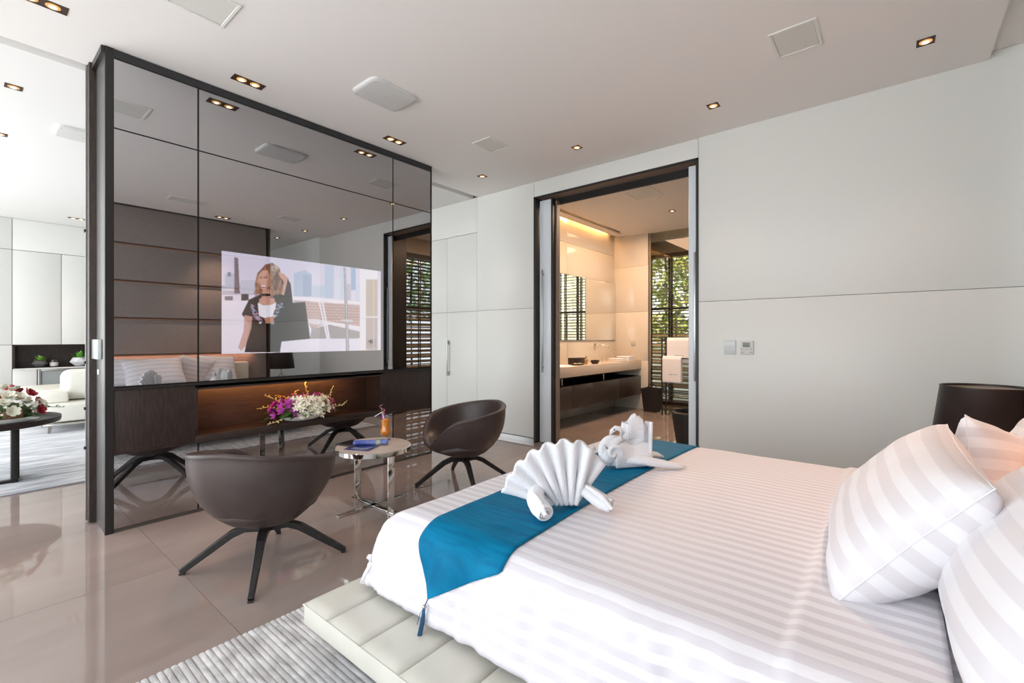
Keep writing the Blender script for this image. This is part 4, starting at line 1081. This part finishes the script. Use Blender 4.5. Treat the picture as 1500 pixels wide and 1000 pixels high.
# ------------------------------------------------------------------ tub chairs
def tub_chair(loc, face, label, legs=0.0):
    """face: heading in radians of the open front"""
    t = empty('tub_chair', loc, face, label=label, cat='chair', group=None)   # local +Y = front... x to the right
    NB = 96
    def rimz(th):        # th 0 at the back, pi at the front
        c = abs(th)/PI
        if c < .62: return .765-.110*(c/.62)**1.35
        k = (c-.62)/.38; k = k*k*(3-2*k)
        return .655-.265*k
    def rimr(th):
        c = abs(th)/PI
        return .395-.0*c+.02*math.sin(PI*min(1, c/.7))-.045*max(0, (c-.75)/.25)**1.5
    def pt(th, r, z, k=1): return Vector((r*math.sin(th)*1.0, -r*math.cos(th)+.0, z))
    zb = .275
    # outer shell
    bm = new(); rows = []
    M_ = 22
    for i in range(NB):
        th = -PI+2*PI*i/NB; R_, Z_ = rimr(th), rimz(th); col = []
        col.append(('o', 0.0, zb-.002))
        for k in range(1, M_+1):
            v = k/M_; a = v*PI/2
            r = .05+(R_-.05)*(math.sin(a)**.85); z = zb+(Z_-zb-.012)*(1-math.cos(a))**1.06
            # flatten the base, flare up
            fr_ = .5-.5*math.cos(th); nn_ = 2.7-1.2*fr_
            if v < .2: q = v/.2; r = .46*R_*(.15+.85*q); z = zb+.010*q**3
            else:
                q = (v-.2)/.8; r = R_*(.46+.54*(1-(1-q)**nn_)); z = zb+.010+(Z_-zb-.022)*q**1.08
            col.append(('o', r, z))
        # rounded rim and inner wall
        for (dr, dz) in ((.004, .010), (-.006, .018), (-.022, .020), (-.036, .012), (-.044, -.002)): col.append(('i', R_+dr, Z_-.012+dz))
        zs_ = .415
        for k in range(1, 9):
            v = k/8; r = R_-.044-(.055*v+.03*v*v); z = (Z_-.014)+(min(zs_, Z_-.03)-(Z_-.014))*v**.9
            col.append(('i', r, z))
        rows.append([(th, c[1], c[2]) for c in col])
    vv = [[bm.verts.new(pt(*c)) for c in row] for row in rows]
    for i in range(NB):
        j = (i+1) % NB
        for k in range(len(vv[0])-1):
            if k == 0: continue
            bm.faces.new((vv[i][k], vv[j][k], vv[j][k+1], vv[i][k+1]))
    bm.faces.new([vv[i][1] for i in range(NB)][::-1])
    for i in range(NB): bm.verts.remove(vv[i][0])
    fin('shell', bm, leather, t, ang=170)
    # seat cushion
    bm = new()
    prof_ = [(0, .44), (.14, .442), (.24, .436), (.285, .42), (.30, .40), (.295, .37), (0, .37)]
    lathe(bm, prof_, n=56)
    for v in bm.verts:
        if v.co.y > .15: v.co.z -= (v.co.y-.15)*.22; v.co.y *= 1.02
    fin('seat_cushion', bm, leather, t, ang=70)
    # piping seam on the outer side of the rim
    bm = new(); pp = [pt(-PI+2*PI*i/NB, rimr(-PI+2*PI*i/NB)+.004, rimz(-PI+2*PI*i/NB)-.010) for i in range(NB+1)]
    tube(bm, pp, .0035, 6); fin('piping', bm, leather, t)
    bm = new(); tube(bm, [(0, 0, .20), (0, 0, zb+.01)], .030, 20); fin('swivel_post', bm, steel, t)
    bm = new(); lathe(bm, [(0, zb-.012), (.10, zb-.012), (.11, zb), (0, zb+.004)], n=28); fin('mount_plate', bm, black_metal, t)
    for k in range(4):
        a = PI/4+k*PI/2+legs-face; c_, s_ = math.cos(a), math.sin(a)
        bm = new(); bar(bm, [(c_*.0, s_*.0, .225), (c_*.12, s_*.12, .232), (c_*.19, s_*.19, .205), (c_*.455, s_*.455, .016)], [.052, .050, .046, .030], [.040, .040, .042, .034])
        bmesh.ops.bevel(bm, geom=bm.edges[:], offset=.004, segments=1, affect='EDGES')
        lg = fin('leg', bm, leg_black, t, smooth=False)
        bm = new(); bx(bm, -.014, .014, -.014, .014, 0, .012, .002, M=Matrix.Translation((c_*.448, s_*.448, 0)) @ Matrix.Rotation(a, 4, 'Z')); fin('foot_pad', bm, black_metal, lg, smooth=False)
    return t
# legs at headings: chair foot directions measured from the photograph
c1 = tub_chair((-3.00, 1.235, 0), math.radians(34), 'dark brown leather tub chair in front, seen from behind, nearest the bed corner', math.radians(13))
c2 = tub_chair((-3.20, 3.13, 0), math.radians(158), 'dark brown leather tub chair beyond the side table, open side towards it', math.radians(15))

# ------------------------------------------------------------------ side table
sc_ = Vector((-3.33, 2.22, 0))
t = empty('side_table', (sc_.x, sc_.y, 0), label='round side table with pale top and mirror chrome legs between the tub chairs', cat='table')
bm = new(); lathe(bm, [(0, .462), (.30, .462), (.306, .468), (.306, .500), (.300, .504), (.298, .502)], n=72); fin('rim', bm, chrome, t, ang=30)
bm = new(); lathe(bm, [(.298, .490), (.298, .5035), (0, .5035)], n=72); fin('tabletop', bm, noisy(mat('cream_inlay', (.52, .46, .40), .3), (.48, .42, .37), (.56, .5, .44), nscale=9), t, ang=30)
bm = new(); bx(bm, -.245, -.232, -.03, .03, .006, .464, .002); fin('leg', bm, chrome, t)
bm = new(); bx(bm, .232, .245, -.03, .03, .006, .464, .002); fin('leg', bm, chrome, t)
bm = new(); bx(bm, -.30, .30, -.025, .025, .001, .014, .002); fin('base_bar', bm, chrome, t)
bm = new(); bx(bm, -.025, .025, -.33, .33, .001, .014, .002); fin('base_bar', bm, chrome, t)
TT = .5045
# brochures
navy = mat('navy_cover', (.02, .03, .16), .15, coat=.5)
blu = noisy(mat('blue_magazine', (.06, .10, .45), .2, coat=.5), (.03, .06, .32), (.22, .32, .75), (1, 1, 1), 7)
bm = new(); bx(bm, -.11, .11, -.085, .085, 0, .006, .001, M=Matrix.Rotation(math.radians(-8), 4, 'Z'))
t = empty('brochure', (-3.32, 2.10, TT), label='navy blue brochure with pale curved stripes lying flat on the side table', cat='brochure')
t.rotation_euler.z = math.radians(35)
fin('cover', bm, navy, t)
bm = new()
for k in range(3):
    tube(bm, [(-.07+.01*k+.14*q/12, -.035+.014*k-.03*math.sin(PI*q/12), .0066) for q in range(13)], .0022, 4, flat=.15)
fin('printed_curves', bm, mat('pale_print', (.6, .65, .75), .3), t)
bm = new(); bx(bm, -.12, .10, -.09, .09, 0, .008, .001)
o = fin('folder', bm, mat('black_folder', (.012, .012, .016), .3), loc=(-3.49, 2.14, TT), rot=(0, 0, .3), label='black folder lying flat at the back left of the side table', cat='folder')
t = empty('rolled_magazine', (-3.34, 2.20, TT), math.radians(50), label='blue magazine rolled up and lying across the brochures on the side table', cat='magazine')
bm = new(); pts = []
def mroll(u, v):
    a = u*2*PI*2.0; r = .016+.0035*u*2
    return (-.14+.28*v, r*math.cos(a), .0255+r*math.sin(a))
grid(bm, mroll, 56, 10); o = fin('pages', bm, blu, t); s_ = o.modifiers.new('t', 'SOLIDIFY'); s_.thickness = .0012
bm = new(); lathe(bm, [(.0235, -.03), (.0245, -.03), (.0245, .008), (.0235, .008)], n=24)
bmesh.ops.transform(bm, matrix=Matrix.Translation((.07, 0, .0255)) @ Matrix.Rotation(PI/2, 4, 'Y'), verts=bm.verts); fin('photo_band', bm, noisy(mat('print_photo', (.3, .35, .3), .25), (.1, .2, .12), (.55, .55, .5), nscale=30), t)
# drink
t = empty('cocktail_glass', (-3.42, 2.40, TT), label='hurricane glass of orange juice with orchid sprig and straw on the side table', cat='drink')
t.scale = (1.4, 1.4, 1.12)
gp = [(0, 0), (.030, 0), (.031, .003), (.006, .008), (.005, .020), (.022, .034), (.034, .055), (.035, .072), (.028, .095), (.026, .12), (.029, .165), (.0315, .188)]
bm = new(); lathe(bm, gp+[(r-.0015, z) for r, z in gp[:3:-1]]+[(0, .024)], n=36); fin('glass', bm, glass, t)
jp = [(0, .0245), (.0195, .036), (.032, .056), (.033, .072), (.0262, .095), (.0242, .12), (.0266, .160), (0, .161)]
bm = new(); lathe(bm, jp, n=36); fin('juice', bm, mat('orange_juice', (1, .33, .01), .35), t)
bm = new(); tube(bm, [(.01, 0, .06), (-.012, -.01, .19), (-.02, -.014, .215), (-.058, -.04, .180)], .0035, 8); fin('straw', bm, white_ceramic, t)
bm = new(); tube(bm, [(-.012, 0, .15), (-.03, 0, .20), (-.045, 0, .25)], .002, 6); fin('sprig_stem', bm, stemg, t)
for (x, y, z) in ((-.02, -.01, .178), (-.034, 0, .205), (-.024, .01, .218), (-.046, -.0, .235), (-.045, 0, .26)):
    inst('orchid_blossom', orch_p if z < .2 else orch_k, t, (x, y, z), (random.uniform(.4, 1.6), random.uniform(-.8, .8), random.random()*6), (.65,)*3)

# ------------------------------------------------------------------ bathroom fittings
VX = -3.8
vn = empty('vanity', (-4.38, 7.0, .3), label='long wall-hung vanity with thick pale counter and dark drawers', cat='vanity')
def vb(nm, x0, x1, y0, y1, z0, z1, m, par=vn, bev=.003): return box(nm, x0+4.38, x1+4.38, y0-7, y1-7, z0-.3, z1-.3, m, par, bev=bev)
ctr = mat('solid_counter', (.66, .56, .46), .25)
vb('counter', -4.378, VX, 5.42, 8.56, .79, .95, ctr)
vb('under_shelf', -4.378, VX-.03, 5.42, 8.56, .62, .655, dark_wood_h)
vb('back_board', -4.378, -4.36, 5.42, 8.56, .65, .79, dark_wood_h)
for k, (a, b) in enumerate(((5.43, 6.05), (6.05, 6.68), (6.68, 7.62), (7.62, 8.55))):
    vb('drawer', -4.37, VX, a+.003, b-.003, .30, .655, dark_wood_h, bev=.002)
for y in (5.75, 7.03): vb('towel_hook', VX-.012, VX+.004, y, y+.025, .675, .775, steel)
mr = empty('vanity_mirror', (-4.38, 7.5, 1.35), label='wide rectangular mirror above the bathroom vanity', cat='mirror')
box('mirror_glass', .0, .022, -2.05, 1.06, 0, 1.14, clear_mirror, mr)
box('mirror_backing', .0, .018, -2.06, 1.07, -.01, 1.15, steel, mr)
for k, y in enumerate((7.75, 6.1)):
    t = empty('wall_faucet', (-4.38, y, 1.25), label=('chrome wall faucet right of the amenity box' if k == 0 else 'chrome wall faucet cut by the left side of the bathroom doorway'), cat='faucet')
    bm = new(); lathe(bm, [(0, 0), (.035, 0), (.035, .03), (.028, .055), (0, .06)], n=20); bmesh.ops.transform(bm, matrix=Matrix.Rotation(PI/2, 4, 'Y'), verts=bm.verts); fin('handle', bm, chrome, t)
    bm = new(); tube(bm, [(.0, .16, .0), (.17, .16, .0), (.20, .16, -.01), (.21, .16, -.045)], .011, 10); fin('spout', bm, chrome, t)
# amenities on the counter
CZ = .951
t = empty('amenity_box', (-4.13, 6.72, CZ), label='black lidded amenity box on the vanity counter', cat='box')
box('box_body', -.07, .07, -.17, .17, 0, .10, mat('black_box', (.03, .02, .018), .3), t, bev=.003); box('box_lid', -.072, .072, -.172, .172, .085, .105, mat('black_lid', (.025, .02, .018), .3), t, bev=.003)
t = empty('soap_bottle', (-3.95, 6.72, CZ), label='clear amber soap bottle in front of the amenity box', cat='bottle')
bm = new(); lathe(bm, [(0, 0), (.03, 0), (.032, .05), (.03, .085), (.012, .10), (.012, .12), (0, .122)], n=20); fin('bottle_body', bm, mat('amber_bottle', (.55, .33, .12), .15), t)
bm = new(); lathe(bm, [(0, .12), (.014, .12), (.014, .14), (0, .142)], n=16); fin('cap', bm, mat('bottle_cap', (.6, .5, .35), .4), t)
t = empty('soap_dish', (-3.95, 6.45, CZ), label='dark tray of soaps and wrapped amenities at the left of the soap bottle', cat='tray')
bm = new(); lathe(bm, [(0, 0), (.09, 0), (.12, .02), (.115, .02), (.085, .006), (0, .006)], n=28, sx=.8, sy=1.3); fin('tray', bm, dark_wood_h, t)
for k in range(4): bm = new(); bx(bm, -.02, .02, -.03, .03, 0, .022, .008, M=Matrix.Translation((random.uniform(-.04, .04), -.08+.05*k, .008)) @ Matrix.Rotation(k*.6, 4, 'Z')); fin('soap', bm, mat('soap_cream', (.75, .62, .42), .5), t)
t = empty('shell_dish', (-3.93, 6.98, CZ), label='dark oval dish right of the soap bottle', cat='dish')
bm = new(); lathe(bm, [(0, 0), (.06, 0), (.09, .035), (.085, .06), (.075, .06), (.07, .03), (0, .012)], n=24, sx=.7, sy=1.2); fin('dish', bm, mat('dark_dish', (.04, .028, .02), .35), t)
t = empty('tumbler', (-4.1, 7.62, CZ), label='clear glass tumbler between the faucet and the towels', cat='glass')
bm = new(); lathe(bm, [(0, 0), (.032, 0), (.036, .11), (.034, .11), (.030, .006), (0, .006)], n=24); fin('glass', bm, glass, t)
for k, (x, y, w_, n_) in enumerate(((-4.02, 7.98, .17, 2), (-3.98, 8.24, .19, 3))):
    t = empty('folded_towel', (x, y, CZ), label=('small folded white towel stack nearer the glass tumbler' if k == 0 else 'taller folded white towel stack at the counter end'), cat='towel', group='folded towels on the vanity')
    for q in range(n_):
        bm = new(); bx(bm, -.13, .13, -w_*.6, w_*.6, q*.03, q*.03+.028, .012, 3); fin('towel_layer', bm, towel_m, t)
bm = new(); bx(bm, 0, .10, -.012, 0, 0, .085, .003)
t = empty('flush_plate', (-4.02, 8.57, 1.235), label='pale square switch plate on the bathroom back wall', cat='switch'); fin('plate', bm, mat('plate_grey', (.5, .5, .46), .3), t)

# waste bin
t = empty('waste_bin', (-3.52, 8.42, 0), label='dark tapered leather waste bin with handle by the bathroom back wall', cat='bin')
bm = new(); n = 4; rr = []
for (s_, z) in ((.115, 0), (.16, .44), (.15, .44), (.11, .02)): rr.append([bm.verts.new((a*s_, b*s_, z)) for a, b in ((-1, -1), (1, -1), (1, 1), (-1, 1))])
for a, b in zip(rr, rr[1:]):
    for k in range(4): bm.faces.new((a[k], a[(k+1) % 4], b[(k+1) % 4], b[k]))
bm.faces.new(rr[0][::-1]); bm.faces.new(rr[-1]); fin('bin_body', bm, mat('bin_leather', (.022, .015, .013), .5), t, smooth=False)
bm = new(); tube(bm, [(.08*math.cos(a), 0, .44+.08*math.sin(a)) for a in [PI*k/10 for k in range(11)]], .008, 8); fin('handle', bm, black_metal, t)

# shower glass screen and towel stand
t = empty('glass_screen', (-3.1, 8.62, 0), label='frameless tinted glass screen behind the waste bin in the bathroom', cat='glass screen')
box('glass_pane', -.53, 1.2, -.005, .005, .0, 3.42, screen_glass, t)
bm = new(); bx(bm, -.56, -.53, -.012, .012, 0, 3.42); fin('edge_profile', bm, mat('screen_profile', (.35, .30, .23), .3, metal=.6), t, smooth=False)
bm = new(); bx(bm, -.06, -.03, .02, .03, 1.3, 1.9); fin('hinge_bar', bm, steel, t, smooth=False)
st = empty('towel_stand', (-3.0, 8.2, 0), label='dark metal towel stand holding two white towels before the blind', cat='towel stand')
bm = new()
for x in (-.24, -.165): bx(bm, x-.012, x+.012, -.012, .012, 0, 1.40, .002)
bx(bm, .38, .40, -.012, .012, 0, 1.40, .002)
fin('post', bm, black_metal, st)
for z, y in ((1.36, .0), (1.03, -.05), (.42, 0.0), (.36, 0)):
    bm = new(); bx(bm, -.26, .41, y-.010, y+.010, z-.010, z+.010, .002); fin('rail', bm, black_metal, st)
def hang(x0, x1, y, zt, L, label, mk):
    t = empty('hanging_towel', ((x0+x1)/2, y, zt), label=label, cat='towel', group='white towels on the towel stand')
    w_ = x1-x0
    def f(u, v):
        s = v*2*L
        if s < L-.02: z, yy = -L+s, .022
        elif s > L+.02: z, yy = -(s-L), -.022
        else: a = (s-L+.02)/.04*PI; z, yy = .015*math.sin(a)-.02+.02, .022*math.cos(a)
        return (-w_/2+w_*u, yy+.003*noise.noise((u*4, v*5, x0)), z)
    bm = new(); grid(bm, f, 12, 40); o = fin('cloth', bm, towel_m, t, ang=100); s_ = o.modifiers.new('t', 'SOLIDIFY'); s_.thickness = .008
    # stitched monogram marks: two bold short words, one light word
    bm = new(); xx = -w_*.14
    for wd_, hh_ in ((.018, .010), (.006, .010), (.022, .010), (.010, .004)):
        for q in range(3): bx(bm, xx+wd_*q/3, xx+wd_*q/3+wd_*.26, -.032, -.028, mk-hh_, mk)
        xx += wd_+.006
    for q in range(9): bx(bm, xx+.009*q, xx+.009*q+.006, -.032, -.028, mk-.008+.002*(q % 2), mk-.001)
    fin('stitched_name', bm, mat('black_thread', (.03, .03, .03), .6), t, smooth=False)
    return t
hang(-3.14, -2.74, 8.2, 1.372, .42, 'upper white towel with small black stitched name on the towel stand', -.29)
hang(-3.20, -2.86, 8.14, 1.045, .45, 'lower white towel with small black stitched name on the towel stand', -.30)
# black tapering stool / urn at the right inside the doorway
t = empty('floor_vase', (-2.0, 5.98, 0), label='tall matt black floor vase half hidden behind the right door leaf', cat='vase')
bm = new(); lathe(bm, [(0, 0), (.12, 0), (.16, .03), (.19, .2), (.215, .38), (.22, .44), (.20, .46), (.19, .44), (.15, .1), (0, .05)], n=36); fin('vase_body', bm, mat('matt_black', (.018, .016, .015), .5), t)
# warm cove and a broad ceiling light without fixture in the bathroom
area('bath_cove', (-4.335, 6.9, 3.52), (0, 0, 0), .06, 2.8, 13, (1, .50, .18))
area('bath_ceiling_light', (-3.0, 6.9, 3.38), (0, 0, 0), 1.2, 2.2, 88, (1, .66, .44))

# ------------------------------------------------------------------ outside the bathroom windows
def foliage(name, x0, x1, y0, y1, z0, z1, n, m, label, s=.09):
    t = empty(name, ((x0+x1)/2, (y0+y1)/2, 0), label=label, cat='plant')
    cx, cy = (x0+x1)/2, (y0+y1)/2
    bm = new()
    for k in range(n):
        p = Vector((random.uniform(x0, x1)-cx, random.uniform(y0, y1)-cy, random.uniform(z0, z1)))
        if noise.noise(p*1.6) < -.12: continue
        d = Vector((random.gauss(0, 1), random.gauss(0, 1), random.gauss(0, 1))).normalized(); e = d.orthogonal().normalized(); L = s*random.uniform(.6, 1.3)
        bm.faces.new([bm.verts.new(q) for q in (p-d*L, p+e*L*.4, p+d*L, p-e*L*.4)])
    fin('leaves', bm, m, t, smooth=False, kind='stuff')
    for k in range(5):
        x = x0-cx+(x1-x0)*(k+.5)/5; y = y0-cy+(y1-y0)*(.3+.4*random.random())
        bm = new(); tube(bm, [(x, y, 0), (x+.05, y, z1*.5), (x-.06, y, z1*.95)], [.05, .035, .012], 8); fin('trunk', bm, mat('bark', (.08, .06, .04), .9), t)
    return t
lg = noisy(mat('hedge_leaf', (.2, .32, .06), .5), (.22, .34, .05), (.70, .66, .22), nscale=2)
foliage('garden_tree', -5.0, 0.2, 11.0, 12.2, 1.0, 5.6, 16000, lg, 'sunlit yellow-green garden trees behind the far bathroom window')
foliage('garden_hedge', 1.2, 2.4, 5.9, 11.0, 1.9, 4.8, 11000, noisy(mat('hedge_leaf_dark', (.1, .24, .04), .5), (.09, .24, .03), (.40, .56, .12), nscale=2), 'green hedge above the slatted fence, seen in the tinted mirror')
wood = mat('fence_wood', (.46, .28, .13), .6)
def fence(loc, rz, L, hgt, label):
    t = empty('slatted_fence', loc, rz, label=label, cat='fence')
    bm = new(); bx(bm, -L/2, L/2, -.012, .012, 0, .07, .002); s0 = None; z = .25
    while z < hgt:
        if s0 is None: s0 = fin('fence_slat', bm, wood, t, loc=(0, 0, z))
        else: inst('fence_slat', s0.data, t, (0, 0, z))
        z += .13
    for k in range(5):
        x = -L/2+L*k/4; bm = new(); bx(bm, x-.03, x+.03, .014, .07, 0, hgt); fin('fence_post', bm, wood, t, smooth=False)
fence((.6, 8.35, 0), PI/2, 5.6, 2.15, 'honey coloured slatted wooden fence outside the side window')
fence((-2.6, 10.7, 0), 0, 5.6, 1.5, 'honey coloured slatted wooden fence outside the far window')
box('wall_garden', -6, 2.6, 12.6, 12.7, 0, 1.2, white_wall, kind='structure')
box('ground', -8, 4, 9.63, 14, -.2, -.05, mat('paving', (.6, .58, .52), .8), kind='structure')
box('ground', -.97, 4, 5.45, 9.62, -.2, -.125, mat('paving_side', (.6, .58, .52), .8), kind='structure')
sun = bpy.data.lights.new('sun', 'SUN'); sun.energy = 8.0; sun.angle = .05; sun.color = (1, .95, .85)
so = bpy.data.objects.new('sun', sun); so.rotation_euler = (math.radians(20), 0, math.radians(12)); COL.objects.link(so)
